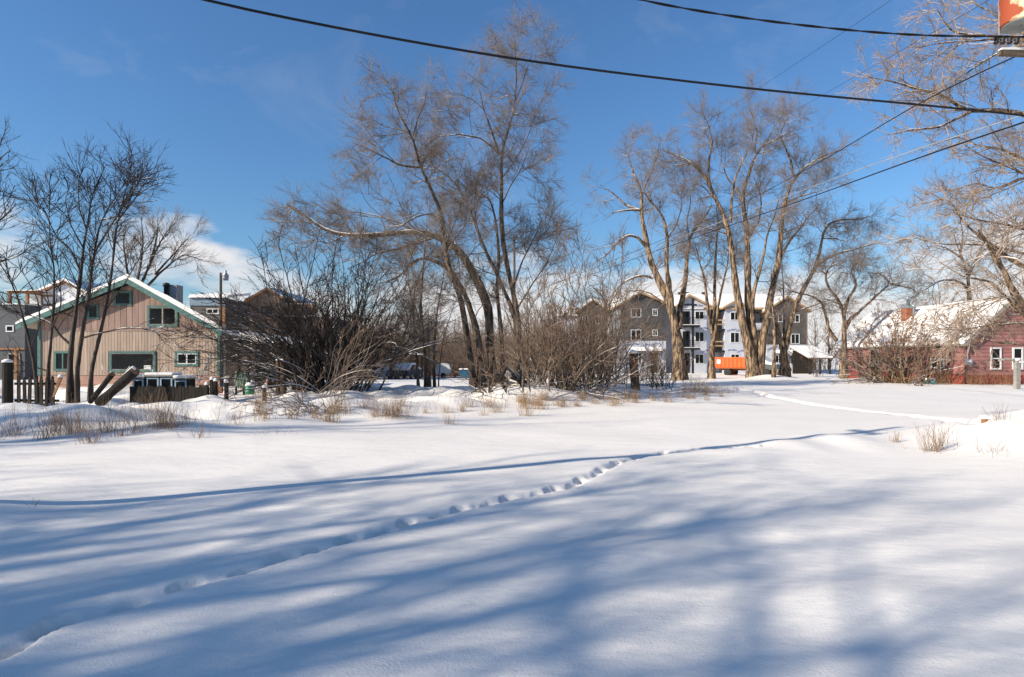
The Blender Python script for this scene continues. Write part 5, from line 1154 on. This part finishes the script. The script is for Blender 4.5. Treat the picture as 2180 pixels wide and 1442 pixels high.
# ---------------------------------------------------------------- yard things in front of the beige house
def yard():
    D = 17.0; k = D / F; X = lambda px: (px - CX) * k; Zp = lambda py: CZ - (py - HY) * k
    g = lambda x, y: float(base_height(x, y))
    f = thing('picket_fence', 'dark weathered picket fence at the left edge', 'fence', (X(75), D, g(X(75), D)))
    for i, px in enumerate((39, 51, 63, 76, 87, 99, 111)):
        x = X(px); a = .045; tl = .02 * math.sin(i * 2.3); zt = Zp(800 + 3 * (i % 2))
        MB().prism([(x - a + tl, D, Zp(868)), (x + a + tl, D, Zp(868)), (x + a, D, zt - .13), (x + a * .6, D, zt - .11), (x + a * .9, D, zt - .06), (x, D, zt), (x - a * .9, D, zt - .06), (x - a * .6, D, zt - .11), (x - a, D, zt - .13)], (0, .03, 0)).build('picket', 'old_wood', f)
    box('rail', 'old_wood', f, X(28), X(122), D + .034, D + .08, Zp(820), Zp(815)); box('rail', 'old_wood', f, X(28), X(122), D + .034, D + .08, Zp(856), Zp(851))
    p = thing('gate_post', 'thick black timber post with snow on top at the left edge', 'post', (X(16), D, g(X(16), D)))
    MB().tube([(X(16), D, Zp(875)), (X(16.5), D, Zp(820)), (X(16), D, Zp(772))], [.135, .13, .125], 10).build('shaft', 'old_wood', p)
    MB().lathe((X(16), D, Zp(772) + .003), [(.14, 0), (.13, .05), (.07, .09), (.02, .1)], 12).build('snow_cap', 'roof_snow', p, True)
    b = thing('leaning_board', 'brown board leaning on the picket fence with a lump of snow', 'board', (X(125), D, g(X(125), D)))
    MB().hexa([(X(118), D - .12, Zp(845)), (X(121), D - .12, Zp(845)), (X(121), D - .08, Zp(845)), (X(118), D - .08, Zp(845)), (X(125), D - .02, Zp(804)), (X(133), D - .02, Zp(804)), (X(133), D + .02, Zp(804)), (X(125), D + .02, Zp(804))]).build('plank', 'cut_wood', b)
    MB().lathe((X(129), D, Zp(804)), [(.07, 0), (.075, .04), (.03, .09)], 10).build('snow_cap', 'roof_snow', b, True)
    def log(label, a, bb, D, r, seed):
        p0, p1 = P3(*a, D), P3(*bb, D - .5)
        t = thing('leaning_log', label, 'log', p0, 'logs leaning by the yard fence')
        rg = random.Random(seed); pts = [p0 + (p1 - p0) * i / 7 for i in range(8)]; rr = [r * (1 + .08 * rg.uniform(-1, 1)) for _ in pts]
        MB().tube(pts, rr, 12).build('bark', 'old_wood', t, True)
        n = (p1 - p0) / np.linalg.norm(p1 - p0)
        MB().tube([p1 + n * .002, p1 + n * .012], r * .94, 12).build('cut_end', 'cut_wood', t)
        up = np.array([-n[2] * .7, 0, abs(n[0])]); up /= np.linalg.norm(up)
        MB().tube([q + up * r * .72 for q in pts], [r * .42 * (1 + .2 * rg.uniform(-1, 1)) for q in pts], 10).build('snow_cover', 'roof_snow', t, True)
    log('slimmer leaning log left of the thick one, snow along its top', (192, 856), (239, 797), 17.4, .075, 1)
    log('thick leaning log with a brown sawn end, snow along its top', (212, 858), (288, 790), 17.2, .135, 2)
    # boxes on a bench: pale blue fronts under snow
    D = 20.0; k = D / F
    for n, (a, b_, zt, zb, nw) in enumerate([(282, 308, 806, 832, 1), (311, 369, 802, 832, 2), (371, 399, 808, 831, 1)]):
        lab = ['left small pale blue hutch under snow by the logs', 'wide double pale blue hutch under snow in the middle', 'right small pale blue hutch under snow'][n]
        t = thing('wooden_hutch', lab, 'hutch', (X(a), D, g(X(a), D)), 'snow-topped hutches in the yard')
        fr = Fr((0, D, 0), (1, 0, 0), (0, -1, 0))
        box('body', 'old_wood', t, X(a), X(b_), D, D + .5, Zp(zb + 14), Zp(zt))
        w = (b_ - a) / nw
        for i in range(nw):
            window(t, fr, X(a + w * i + 1.5), X(a + w * (i + 1) - 1.5), Zp(zb - 2), Zp(zt + 2), .05, 'pale_blue', mull=0, proud=.03, name='framed_door')
            MB().lathe((X(a + w * (i + .55)), D - .12, Zp(zb - 1)), [(.13, 0), (.1, .05), (.04, .09)], 8).build('snow_heap', 'roof_snow', t, True)
        box('lid', 'weathered', t, X(a - .8), X(b_ + .8), D - .08, D + .55, Zp(zt) + .003, Zp(zt) + .04)
        box('lid_snow', 'roof_snow', t, X(a - .8), X(b_ + .8), D - .08, D + .55, Zp(zt) + .043, Zp(zt) + .14, bevel=.03)
    f = thing('low_board_fence', 'low dark board fence below the hutches', 'fence', (X(350), 19.6, g(X(350), 19.6)))
    D = 19.5; k = D / F
    for i in range(23):
        x = X(276) + i * .115 ; MB().box(x, x + .105, D + .004 * (i % 2), D + .03 + .004 * (i % 2), Zp(858), Zp(823 + 2 * math.sin(i * 2.1))).build('board', 'old_wood', f)
    for px, zt, m in ((451, 809, 'old_wood'), (459, 812, 'old_wood'), (482, 815, 'old_wood'), (440, 820, 'old_wood'), (563, 826, 'old_wood')):
        x = X(px); t = thing('fence_post', {451: 'square black post capped with snow right of the hutches', 459: 'plain black post right of the snow-capped one', 482: 'brown stump post with a round snow cap', 440: 'short dark post beside the low board fence', 563: 'short dark post near the white goose'}[px], 'post', (x, D, g(x, D)), 'yard fence posts')
        box('shaft', m, t, x - .05, x + .05, D - .05, D + .05, Zp(862), Zp(zt)); MB().lathe((x, D, Zp(zt) + .003), [(.07, 0), (.07, .04), (.03, .1)], 10).build('snow_cap', 'roof_snow', t, True)
    t = MB().tube([P3(418, 822, 21), P3(452, 752, 21)], .018, 6).build('blue_stick', 'blue_stick'); tag(t, 'long pale blue stick leaning across the beige wall', 'stick')
    for i, pts in enumerate([[(270, 788), (276, 780), (277, 790)], [(321, 778), (321, 791)], [(350, 793), (355, 781), (359, 792)], [(387, 795), (391, 785), (391, 793)], [(420, 793), (427, 785)], [(218, 776), (219, 788)], [(324, 795), (326, 783)]]):
        t = MB().tube([P3(a, b, 25) for a, b in pts], .022, 6).build('white_stake', 'dirty_white')
        tag(t, ['white bent stake before the left end of the big window', 'straight white stake before the right end of the big window', 'white arched stake between the two lower windows', 'white forked stake left below the white-framed window', 'short slanting white stake below the white-framed window', 'upright white stake left of the big window', 'thin pale stake leaning by the window card'][i], 'stake', 'white stakes before the beige house')
    # right-hand clutter
    D = 23.0; k = D / F
    def drum():
        x = X(532); t = thing('green_drum', 'green drum with a snow cap behind the fence', 'drum', (x, D, g(x, D)))
        MB().lathe((x, D, Zp(846)), [(.15, 0), (.17, .05), (.17, .2), (.18, .21), (.18, .24), (.17, .25), (.17, .42), (.15, .44)], 16).build('shell', 'green_paint', t, True)
        MB().lathe((x, D, Zp(846) + .442), [(.18, 0), (.17, .06), (.1, .13), (.02, .15)], 14).build('snow_cap', 'roof_snow', t, True)
    drum()
    x = X(569); t = thing('marker_buoy', 'red and white marker cone hanging by the brown posts', 'marker', (x, D, g(x, D)))
    MB().lathe((x, D, Zp(822)), [(.03, 0), (.06, .03), (.055, .12), (.04, .2)], 14).build('red_body', 'red_paint', t, True); MB().lathe((x, D, Zp(822) + .2), [(.04, 0), (.036, .04), (.03, .05)], 14).build('white_band', 'dirty_white', t, True); MB().lathe((x, D, Zp(822) + .25), [(.03, 0), (.015, .06)], 14).build('tip', 'red_paint', t, True)
    MB().tube([(x, D, Zp(850)), (x, D, Zp(822))], .012, 6).build('rod', 'old_wood', t)
    for px, w, lab in ((579, .10, 'left of two thick brown posts beside the white goose'), (590, .12, 'right of two thick brown posts beside the white goose')):
        x = X(px); t = thing('rough_post', lab, 'post', (x, D + .6, g(x, D)), 'brown posts by the sprawling bush')
        MB().tube([(x, D + .6, Zp(858)), (x + .02, D + .6, Zp(810)), (x, D + .6, Zp(768))], [w * 1.1, w, w * .95], 9).build('shaft', 'post_wood', t)
        MB().lathe((x, D + .6, Zp(768) + .003), [(w, 0), (w * .8, .05), (.02, .07)], 9).build('snow_cap', 'roof_snow', t, True)
    # goose figure
    gx, gz = X(586), Zp(836); t = thing('goose_figure', 'white goose figure with its neck raised', 'figure', (gx, D - .5, gz - .2))
    body = MB().tube([(gx + .16, D - .5, gz + .10), (gx + .1, D - .5, gz + .1), (gx - .02, D - .5, gz + .08), (gx - .09, D - .5, gz + .13), (gx - .11, D - .5, gz + .24), (gx - .12, D - .5, gz + .34), (gx - .15, D - .5, gz + .38), (gx - .19, D - .5, gz + .365)], [.015, .075, .10, .07, .035, .03, .045, .025], 12).build('body', 'dirty_white', t, True)
    MB().tube([(gx - .19, D - .5, gz + .365), (gx - .245, D - .5, gz + .35)], [.02, .006], 8).build('beak', 'raw_wood', t, True)
    for s in (-.04, .04): MB().tube([(gx, D - .5 + s, gz + .04), (gx, D - .5 + s, gz - .3)], .012, 6).build('leg', 'raw_wood', t)
    # white tank with domed end
    x = X(612); t = thing('gas_tank', 'white horizontal gas tank with a domed end beside the sprawling bush', 'tank', (x, D + 1.2, g(x, D)))
    ax = np.array((.75, -.66, 0)); cc = np.array((x - .55, D + 1.8, Zp(818)))
    MB().lathe(cc, [(.02, 0), (.13, .03), (.2, .1), (.22, .18), (.22, .95), (.2, 1.03), (.13, 1.1), (.02, 1.13)], 18, ax).build('shell', 'chimney_grey', t, True)
    for d in (.3, .8): 
        q = cc + ax / np.linalg.norm(ax) * d; box('foot', 'old_wood', t, q[0] - .05, q[0] + .05, q[1] - .2, q[1] + .2, q[2] - .65, q[2] - .18)
    MB().tube([cc + [0, 0, .2], cc + ax + [0, 0, .2]], [.12, .12], 10).build('snow_cover', 'roof_snow', t, True)
    # table with snow
    t = thing('plank_table', 'plank table with snow on top beside the porch', 'table', (X(548), D + 2, g(X(548), D + 2)))
    k = (D + 2) / F
    for i in range(3): box('table_plank', 'weathered', t, X(521), X(575), D + 1.7 + .22 * i, D + 1.9 + .22 * i, Zp(800), Zp(797.5))
    box('table_snow', 'roof_snow', t, X(521.5), X(574.5), D + 1.72, D + 2.3, Zp(797.5) + .003, Zp(795.5))
    for px in (524, 572):
        for y in (D + 1.8, D + 2.2): box('leg', 'old_wood', t, X(px) - .04, X(px) + .04, y - .04, y + .04, Zp(845), Zp(800.1))
    # draped cloth over a frame
    k = D / F
    t = thing('draped_cloth', 'grey-green cloth drooping off a rack left of the green drum', 'cloth', (X(508), D + .3, g(X(508), D)))
    for i, px in enumerate((496, 500, 504, 508, 512, 516, 520)):
        h_ = 790 + 6 * abs(math.sin(i * 1.9)); MB().tube([(X(px + 2 * math.sin(i)), D + .3, Zp(h_)), (X(px) + .03, D + .25, Zp(h_ + 12)), (X(px - 1), D + .28, Zp(h_ + 24)), (X(px + 1), D + .3, Zp(828))], [.03, .07, .06, .015], 7).build('fold', 'grey_green', t, True)
    box('rack', 'old_wood', t, X(494), X(522), D + .28, D + .33, Zp(793), Zp(790.5)); 
    for px in (495, 521): box('rack_leg', 'old_wood', t, X(px) - .025, X(px) + .025, D + .27, D + .34, Zp(850), Zp(793.1))
    x = X(482); t = thing('red_tub', 'shallow red tub with snow behind the fence', 'tub', (x, D - 1, g(x, D - 1)))
    k = (D - 1) / F; x = X(482)
    MB().lathe((x, D - 1, Zp(852)), [(.1, 0), (.15, .2), (.17, .21), (.17, .23)], 14).build('bowl', 'red_paint', t, True); MB().lathe((x, D - 1, Zp(852) + .225), [(.15, 0), (.12, .05), (.02, .08)], 14).build('snow_cap', 'roof_snow', t, True)
    k = 22.0 / F
    for i in range(2):
        px = (447, 462)[i]; t = thing('wooden_crate', ('open brown plank crate left of the stump post', 'smaller brown plank crate beside the stump post')[i], 'crate', (X(px), 22, g(X(px), 22)), 'crates in the yard')
        for q in range(3): box('slat', 'cut_wood', t, X(px), X(px + 13 - 3 * i), 22, 22.04, Zp(846 - 8 * q), Zp(839.5 - 8 * q))
        for a in (0, 12 - 3 * i): box('corner_post', 'cut_wood', t, X(px + a), X(px + a + 1.5), 22.045, 22.1, Zp(850), Zp(822))
    # yard light
    D = 34.0; k = D / F; x = X(470)
    t = thing('yard_light', 'yard light on a brown wooden pole right of the beige house', 'lamp', (x, D, g(x, D)))
    MB().tube([(x, D, g(x, D) - .3), (x, D, Zp(581))], [.10, .07], 10).build('pole', 'pole_wood', t)
    MB().tube([(x, D, Zp(585)), (X(476), D - .1, Zp(584)), (X(483), D - .2, Zp(583))], .025, 8).build('arm', 'galv', t)
    lc = (X(484), D - .2, Zp(598)); MB().lathe(lc, [(.15, 0), (.17, .2), (.16, .22)], 16).build('lens', 'porcelain', t, True)
    MB().lathe(lc, [(.175, .225), (.16, .32), (.06, .42), (.06, .56), (.02, .58)], 16).build('hood', 'galv', t, True)
    # second wooden post in the brush, snow-capped post on the lot edge
    p0, p1 = hit(1354, 828), None; D = p0[1]; p1 = P3(1346, 753, D)
    t = thing('timber_post', 'rough timber post with a snow cap before the apartment block', 'post', p0)
    MB().tube([p0 - [0, 0, .3], p0 * .55 + p1 * .45, p1], [.20, .19, .18], 9).build('shaft', 'post_wood', t)
    MB().lathe(p1 + [0, 0, .003], [(.21, 0), (.2, .08), (.12, .15), (.02, .17)], 12).build('snow_cap', 'roof_snow', t, True)
    for a, b_ in (((-.1, -.19), (.1, .9)),):
        MB().prism([(p0[0] - .03, D - .21, p0[2] + .3), (p0[0] + .03, D - .21, p0[2] + .3), (p1[0] + .06, D - .20, p1[2] - .15), (p1[0] + .0, D - .20, p1[2] - .15)], (0, .05, 0)).build('split_strip', 'cut_wood', t)
    # sign-arm post by the red house
    D = 31.0; k = D / F; x = X(2165); z0 = g(x, D) - .3
    t = thing('arm_post', 'grey post with a curved arm and white plate before the red house', 'post', (x, D, z0 + .3))
    box('post', 'weathered', t, x - .11, x + .11, D - .1, D + .1, z0, Zp(768)); MB().tube([P3(2126, 768, D), P3(2140, 765, D), P3(2160, 767, D), P3(2172, 769, D)], [.05, .06, .07, .06], 8).build('arm', 'weathered', t, True)
    box('plate', 'dirty_white', t, X(2166), X(2182), D - .17, D - .12, Zp(773), Zp(768.5)); MB().lathe((x, D, Zp(768) + .004), [(.17, 0), (.13, .08), (.03, .12)], 10).build('snow_cap', 'roof_snow', t, True)
    # teal cooler
    p = hit(1979, 817); x, D = p[0], p[1]
    t = thing('cool_box', 'teal cool box with snow on its lid before the red house', 'box', p)
    MB().box(x - .30, x + .30, D - .2, D + .2, p[2] - .05, p[2] + .2).build('body', 'teal_plastic', t, bevel=.03); MB().box(x - .31, x + .31, D - .21, D + .21, p[2] + .203, p[2] + .25).build('lid', 'dirty_white', t)
    MB().box(x - .3, x + .3, D - .2, D + .2, p[2] + .254, p[2] + .36).build('lid_snow', 'roof_snow', t, bevel=.04); MB().box(x - .12, x + .12, D - .225, D - .205, p[2] + .1, p[2] + .14).build('handle', 'dirty_white', t)
    # half-buried timber on the right mound, fallen snowy planks in the brush
    p = hit(2105, 893); t = thing('buried_timber', 'broken brown timber end sticking out of the right snow mound', 'timber', p)
    MB().hexa([p + [-.16, -.12, -.12], p + [.2, -.02, -.14], p + [.2, .1, -.14], p + [-.16, .0, -.12], p + [-.16, -.12, -.0], p + [.18, -.02, .03], p + [.18, .1, .03], p + [-.16, .0, .0]]).build('end', 'cut_wood', t); MB().lathe(p + [0.0, .03, .0], [(.17, 0), (.13, .06), (.02, .08)], 10).build('snow_cap', 'roof_snow', t, True)
    p = hit(1085, 822); t = thing('fallen_timber', 'dark fallen timbers under a slab of snow at the foot of the great tree', 'timber', p)
    for i, (a, b_) in enumerate((((1062, 812), (1078, 785)), ((1078, 785), (1112, 822)), ((1060, 800), (1125, 815)), ((1050, 790), (1075, 826)))):
        MB().tube([P3(*a, p[1] + .2 * i), P3((a[0] + b_[0]) / 2, (a[1] + b_[1]) / 2 - 2, p[1]), P3(*b_, p[1] - .2)], [.09, .07, .05], 8).build('timber', 'old_wood', t, True)
    q = [P3(1076, 787, p[1]), P3(1092, 797, p[1]), P3(1112, 818, p[1]), P3(1088, 812, p[1]), P3(1074, 800, p[1])]
    MB().prism(q, (.1, .7, .12)).build('snow_slab', 'roof_snow', t)
yard()

# ---------------------------------------------------------------- poles and wires
def wire(name, label, pts, r, m='cable', sag=0.0, twist=False, group='overhead wires'):
    pts = np.array(pts, float); n = 40; s = np.linspace(0, 1, n)
    seg = np.r_[0, np.cumsum(np.linalg.norm(np.diff(pts, axis=0), axis=1))]; seg /= seg[-1]
    q = np.stack([np.interp(s, seg, pts[:, c]) for c in range(3)], -1)
    for _ in range(6): q[1:-1] = .25 * q[:-2] + .5 * q[1:-1] + .25 * q[2:]
    q[:, 2] -= sag * 4 * s * (1 - s)
    t = thing(name, label, 'wire', q[0], group)
    if twist:
        s2 = np.linspace(0, 1, 260); c = np.stack([np.interp(s2, s, q[:, i]) for i in range(3)], -1)
        for ph in (0, math.pi):
            w = c.copy(); w[:, 1] += r * .9 * np.cos(s2 * 95 + ph); w[:, 2] += r * .9 * np.sin(s2 * 95 + ph)
            MB().tube(list(w), r, 5, False).build('strand', m, t, True)
    else: MB().tube(list(q), r, 6, False).build('strand', m, t, True)
def power():
    px0, py0 = 9.35, 10.35
    pole = thing('utility_pole', 'utility pole with a rusty transformer at the right edge', 'pole', on_ground(px0, py0))
    MB().tube([(px0, py0, -.5), (px0, py0, 9.6)], [.17, .13], 12).build('shaft', 'pole_wood', pole, True)
    cz = P3(2174, 53, 10)[2]; tx, ty = P3(2174, 64, 10)[0], 10.0
    tr = MB().lathe((tx, ty, cz), [(.28, 0), (.30, .01), (.30, .04), (.293, .05), (.293, .95), (.31, .96), (.31, 1.0), (.2, 1.08), (.05, 1.1)], 28).build('transformer', 'transformer_rust', pole, True)
    MB().lathe((tx, ty, cz), [(.275, -.012), (.275, -.004)], 28).build('tank_base', 'tank_grey', tr); MB().lathe((tx, ty, cz), [(.02, -.04), (.02, -.012)], 8).build('drain_plug', 'tank_grey', tr)
    for a in (-.6, .6): MB().lathe((tx + a * .25, ty - .1, cz + 1.05), [(.05, 0), (.07, .05), (.04, .08), (.07, .12), (.04, .16), (.03, .25)], 10).build('bushing', 'porcelain', tr, True)
    box('bracket', 'galv', pole, tx + .28, px0, ty + .1, ty + .22, cz + .3, cz + .4)
    MB().tube([(tx + .05, ty - .34, cz + .75), (tx + .02, ty - .36, cz + .62), (tx + .08, ty - .34, cz + .58)], .012, 6).build('lifting_hook', 'black_steel', tr, True)
    za = P3(2140, 96, 10)[2]
    MB().prism([(P3(2136, 96, 10)[0], 10.05, za - .05), (px0 + .9, 10.5, za + .12), (px0 + .9, 10.5, za + .04), (P3(2136, 96, 10)[0], 10.05, za - .13)], (0, .08, 0)).build('cross_arm', 'pole_wood', pole)
    MB().prism([(P3(2140, 96, 10)[0], 10.06, za - .045), (px0, 10.24, za + .05), (px0, 10.24, za + .09), (P3(2140, 96, 10)[0], 10.06, za - .01)], (0, .09, 0)).build('arm_snow', 'roof_snow', pole)
    for px in (2126, 2140, 2155, 2170):
        q = P3(px, 88, 10.05); MB().lathe((q[0], q[1] + .05, q[2] - .02), [(.03, 0), (.045, .03), (.025, .05), (.045, .08), (.02, .12)], 8).build('insulator', 'black_steel', pole, True)
    MB().tube([P3(2127, 0, 10.2), P3(2127, 84, 10.1)], .008, 6).build('lead_wire', 'cable_grey', pole)
    lp = (-8.6, 5.05)
    pl = thing('utility_pole', 'utility pole outside the left edge that throws the long thin shadow', 'pole', on_ground(*lp))
    MB().tube([(lp[0], lp[1], -.5), (lp[0], lp[1], 10.4)], [.135, .10], 12).build('shaft', 'pole_wood', pl, True)
    MB().box(lp[0] - .06, lp[0] + .06, lp[1] - .5, lp[1] + .5, 9.6, 9.72).build('cross_arm', 'pole_wood', pl)
    wire('service_cable', 'thickest black cable crossing the whole sky', [(lp[0], lp[1], 6.5), P3(410, 0, 7.4), P3(900, 95, 8.2), P3(1200, 142, 8.75), P3(1600, 190, 9.4), P3(2030, 230, 10.0), (px0, py0, P3(2180, 243, 10.2)[2])], .017)
    wire('service_cable', 'twisted cable crossing the top right of the sky', [(lp[0], lp[1], 7.6), P3(1340, 0, 8.9), P3(1600, 43, 9.2), P3(1900, 75, 9.7), P3(2080, 80, 9.95), P3(2140, 76, 10.05), (px0, py0, P3(2150, 70, 10.2)[2])], .0105, twist=True)
    E = P3(1095, 640, 62)
    wire('line_wire', 'upper black line running from the right-edge pole down to the left', [(px0, py0, P3(2160, 85, 10.2)[2]), P3(2110, 118, 10.6), P3(1939, 228, 14), P3(1795, 319, 18), P3(1661, 391, 25), P3(1561, 445, 31), P3(1380, 524, 42), E], .013)
    wire('line_wire', 'lower black line running from the right-edge pole down to the left', [(px0, py0, P3(2200, 240, 10.2)[2]), P3(2180, 251, 10.5), P3(1939, 342, 14), P3(1780, 401, 18), P3(1561, 478, 28), P3(1380, 540, 38), P3(1200, 607, 48), E + [0, 0, -.9]], .016)
    wire('line_wire', 'pale grey line between the two black lines', [(px0, py0, P3(2200, 225, 10.2)[2]), P3(2042, 285, 12.5), P3(1780, 378, 18), P3(1561, 463, 27), P3(1380, 530, 38), E + [0, 0, -.4]], .010, 'cable_grey')
    wire('line_wire', 'faint thin line highest over the right-hand trees', [P3(2060, -110, 10.5), P3(1900, 0, 13), P3(1658, 160, 19), P3(1561, 225, 24), P3(1239, 423, 50), P3(1100, 510, 62)], .0045)
    wire('line_wire', 'faint thin line above the upper black line', [P3(2140, -20, 10.5), P3(1960, 86, 13.5), P3(1826, 160, 17), P3(1716, 223, 22), P3(1400, 400, 42), P3(1100, 560, 62)], .0045)
    fp = thing('utility_pole', 'distant utility pole hidden among the middle trees', 'pole', on_ground(E[0], E[1]))
    MB().tube([(E[0], E[1], -1), (E[0], E[1], P3(1100, 505, 62)[2])], [.17, .12], 10).build('shaft', 'pole_wood', fp)
power()

# ---------------------------------------------------------------- dry grass and weeds
def tuft(label, px, py, w, h, n, m='straw', seeds=False, seed=0):
    rng = np.random.default_rng(seed); b = hit(px, py); s = b[1] / F
    W, H = w * s, h * s; k = 5
    x = b[0] + rng.normal(0, W * .28, n); y = b[1] + rng.normal(0, W * .25, n)
    P = np.zeros((n, k, 3)); P[:, 0] = np.c_[x, y, base_height(x, y) - .05]
    d = unit(np.c_[rng.normal(0, .22, n) + (x - b[0]) / (W + .1) * .5, rng.normal(0, .22, n), np.ones(n)]); L = H * rng.uniform(.45, 1.15, n)
    for j in range(1, k):
        P[:, j] = P[:, j - 1] + d * (L / (k - 1))[:, None]; d = unit(d + rng.normal(size=(n, 3)) * .13 + np.array([0, 0, -.06]))
    R = np.full((n, k), 1.0) * np.linspace(1, .5, k)[None] * max(.0032, .00014 * b[1]) * rng.uniform(.6, 1.3, (n, 1))
    t = thing('grass_tuft', label, 'grass', b, 'dry grass tufts on the snow')
    o = mesh_arrays('stems', *tubes(P, R, 3), m, t); o['kind'] = 'stuff'
    P1, R1 = grow(P, R, rng, 1.1 if seeds else .6, .45, .6, H * .22, 3, .4, .2, .004, .8, .002)
    if len(P1):
        o = mesh_arrays('seed_sprays', *tubes(P1, R1, 3), 'straw_dark', t); o['kind'] = 'stuff'
TU = [(838, 889, 78, 46, 190, 'straw_dark', 0, 'largest dense reddish grass tuft left of the slim tree'), (740, 882, 26, 40, 34, 'straw', 1, 'thin tuft left of the largest grass tuft'), (955, 903, 26, 28, 46, 'straw', 0, 'small rounded tuft right of the largest grass tuft'),
    (1002, 868, 24, 26, 50, 'straw_dark', 0, 'small dark tuft at the foot of the great tree'), (1028, 885, 22, 26, 34, 'straw', 1, 'pale loose tuft below the great tree'), (1120, 886, 34, 46, 60, 'straw', 1, 'upright loose tuft below the thickets'),
    (1158, 852, 26, 34, 95, 'straw', 0, 'dense upright straw tuft before the squat thicket'), (1186, 864, 20, 24, 54, 'straw', 0, 'short straw tuft right of the dense upright one'), (1240, 850, 40, 24, 80, 'straw', 0, 'wide low straw tuft before the squat thicket'), (1285, 850, 44, 28, 100, 'straw', 0, 'wide brownish tuft left of the snow-capped post'), (1330, 856, 40, 24, 70, 'straw', 0, 'low straw tuft just left below the snow-capped post'),
    (1385, 850, 34, 22, 40, 'straw', 1, 'sparse tuft below the fan-shaped shrub'), (1482, 834, 44, 40, 170, 'straw', 0, 'dense golden tuft right of the fan-shaped shrub'), (1520, 838, 34, 26, 70, 'straw', 0, 'golden tuft at the right end of the weedy edge'), (1552, 838, 28, 22, 36, 'straw', 1, 'last thin tuft before the open snow'),
    (30, 928, 50, 62, 70, 'straw_dark', 1, 'tall dark weeds at the left edge'), (95, 935, 36, 60, 46, 'straw_dark', 1, 'dark weeds right of the left-edge weeds'), (190, 943, 44, 60, 56, 'straw_dark', 1, 'dark bristly tuft on the left mound'), (255, 930, 28, 62, 30, 'straw_dark', 1, 'tall thin weeds on top of the left mound'), (130, 900, 60, 60, 26, 'straw', 1, 'pale weeds below the picket fence'), (240, 885, 70, 56, 30, 'straw', 1, 'pale weeds below the leaning logs'), (330, 880, 60, 60, 30, 'straw', 1, 'tall pale weeds below the hutches'),
    (415, 932, 50, 36, 22, 'straw_dark', 1, 'seed-headed weeds left of the lot edge'), (420, 934, 6, 58, 5, 'straw_dark', 1, 'single tall seed-headed weed on the lot edge'), (540, 862, 30, 40, 34, 'straw', 1, 'tuft below the green drum'), (590, 925, 60, 24, 16, 'straw_dark', 1, 'sparse broken weeds in the middle left'), (500, 905, 30, 30, 14, 'straw', 1, 'few pale stalks on the snow left of the brush'),
    (1985, 962, 40, 66, 60, 'straw', 1, 'tall pale tuft at the edge of the right mound'), (1905, 942, 26, 30, 26, 'straw', 1, 'small pale tuft left of the right mound'), (2010, 950, 50, 40, 20, 'straw_dark', 1, 'sparse stalks on the right mound'), (2120, 896, 40, 44, 20, 'straw_dark', 1, 'dark stalks beside the broken timber'), (2110, 965, 60, 36, 18, 'straw_dark', 1, 'thin stalks low on the right mound'), (70, 1078, 8, 44, 4, 'straw_dark', 1, 'lone dry weed standing in the left foreground'),
    (1840, 815, 60, 30, 110, 'straw', 0, 'golden grass at the foot of the rusty bush'), (1925, 817, 60, 34, 120, 'straw', 0, 'golden grass below the brick chimney wall'), (2010, 819, 40, 36, 90, 'straw', 0, 'golden grass right of the teal cool box'), (2085, 820, 60, 48, 120, 'straw', 0, 'tall golden grass at the red house corner'), (2140, 820, 50, 40, 100, 'straw', 0, 'golden grass beside the arm post')]
for i, (px, py, w, h, n, m, sd, lab) in enumerate(TU): tuft(lab, px, py, w, h, n, m, bool(sd), 300 + i)
def weeds():
    rng = np.random.default_rng(9); n = 520; k = 4
    u = rng.uniform(-14, 12, n); s = np.abs(rng.normal(0, 2.2, n)) + .1
    x = u - .618 * s * .2; y = 11.6 + (u + 10) * .786 + s * 1.2
    keep = np.abs(x / y) < .9; x, y = x[keep], y[keep]; n = len(x)
    P = np.zeros((n, k, 3)); P[:, 0] = np.c_[x, y, base_height(x, y) - .04]
    d = unit(np.c_[rng.normal(0, .35, n), rng.normal(0, .35, n), np.ones(n)]); L = rng.uniform(.12, .55, n)
    for j in range(1, k):
        P[:, j] = P[:, j - 1] + d * (L / (k - 1))[:, None]; d = unit(d + rng.normal(size=(n, 3)) * .2)
    R = np.full((n, k), .0042) * np.linspace(1, .5, k)[None]
    P1, R1 = grow(P, R, rng, 3.5, .4, .7, .12, 3, .3, .2, .004, .8, .0025)
    o = mesh_arrays('scattered_weeds', *join([tubes(P, R, 3), tubes(P1, R1, 3)]), 'straw_dark')
    tag(o, 'sparse dry stalks scattered along the weedy edge of the lot', 'weeds', kind='stuff')
weeds()

# many small tufts along the weedy bank
tf = {o['label']: o for o in bpy.data.objects if o.name.startswith('grass_tuft') and o.parent is None}
src = [tf['dense upright straw tuft before the squat thicket'], tf['small rounded tuft right of the largest grass tuft'], tf['wide low straw tuft before the squat thicket'], tf['upright loose tuft below the thickets'], tf['pale weeds below the leaning logs']]
rg = random.Random(41)
for i in range(64):
    px = 10 + 1530 * rg.random() ** .8; py = 838 + (1540 - px) * 0.045 + rg.uniform(-6, 30) * (0.5 + 0.5 * (1540 - px) / 1500)
    o = copy_tree((src[i % 4] if px > 560 else (src[3], tf['thin tuft left of the largest grass tuft'], tf['few pale stalks on the snow left of the brush'])[i % 3]), 'small dry straw tuft among others along the weedy snow bank'); o.location = Vector([float(v) for v in hit(px, py)]); o.rotation_euler = (0, 0, rg.uniform(0, 6.28)); q = rg.uniform(.55, 1.15); o.scale = (q, q, q * rg.uniform(.8, 1.3))
    o['group'] = 'small straw tufts along the weedy bank'
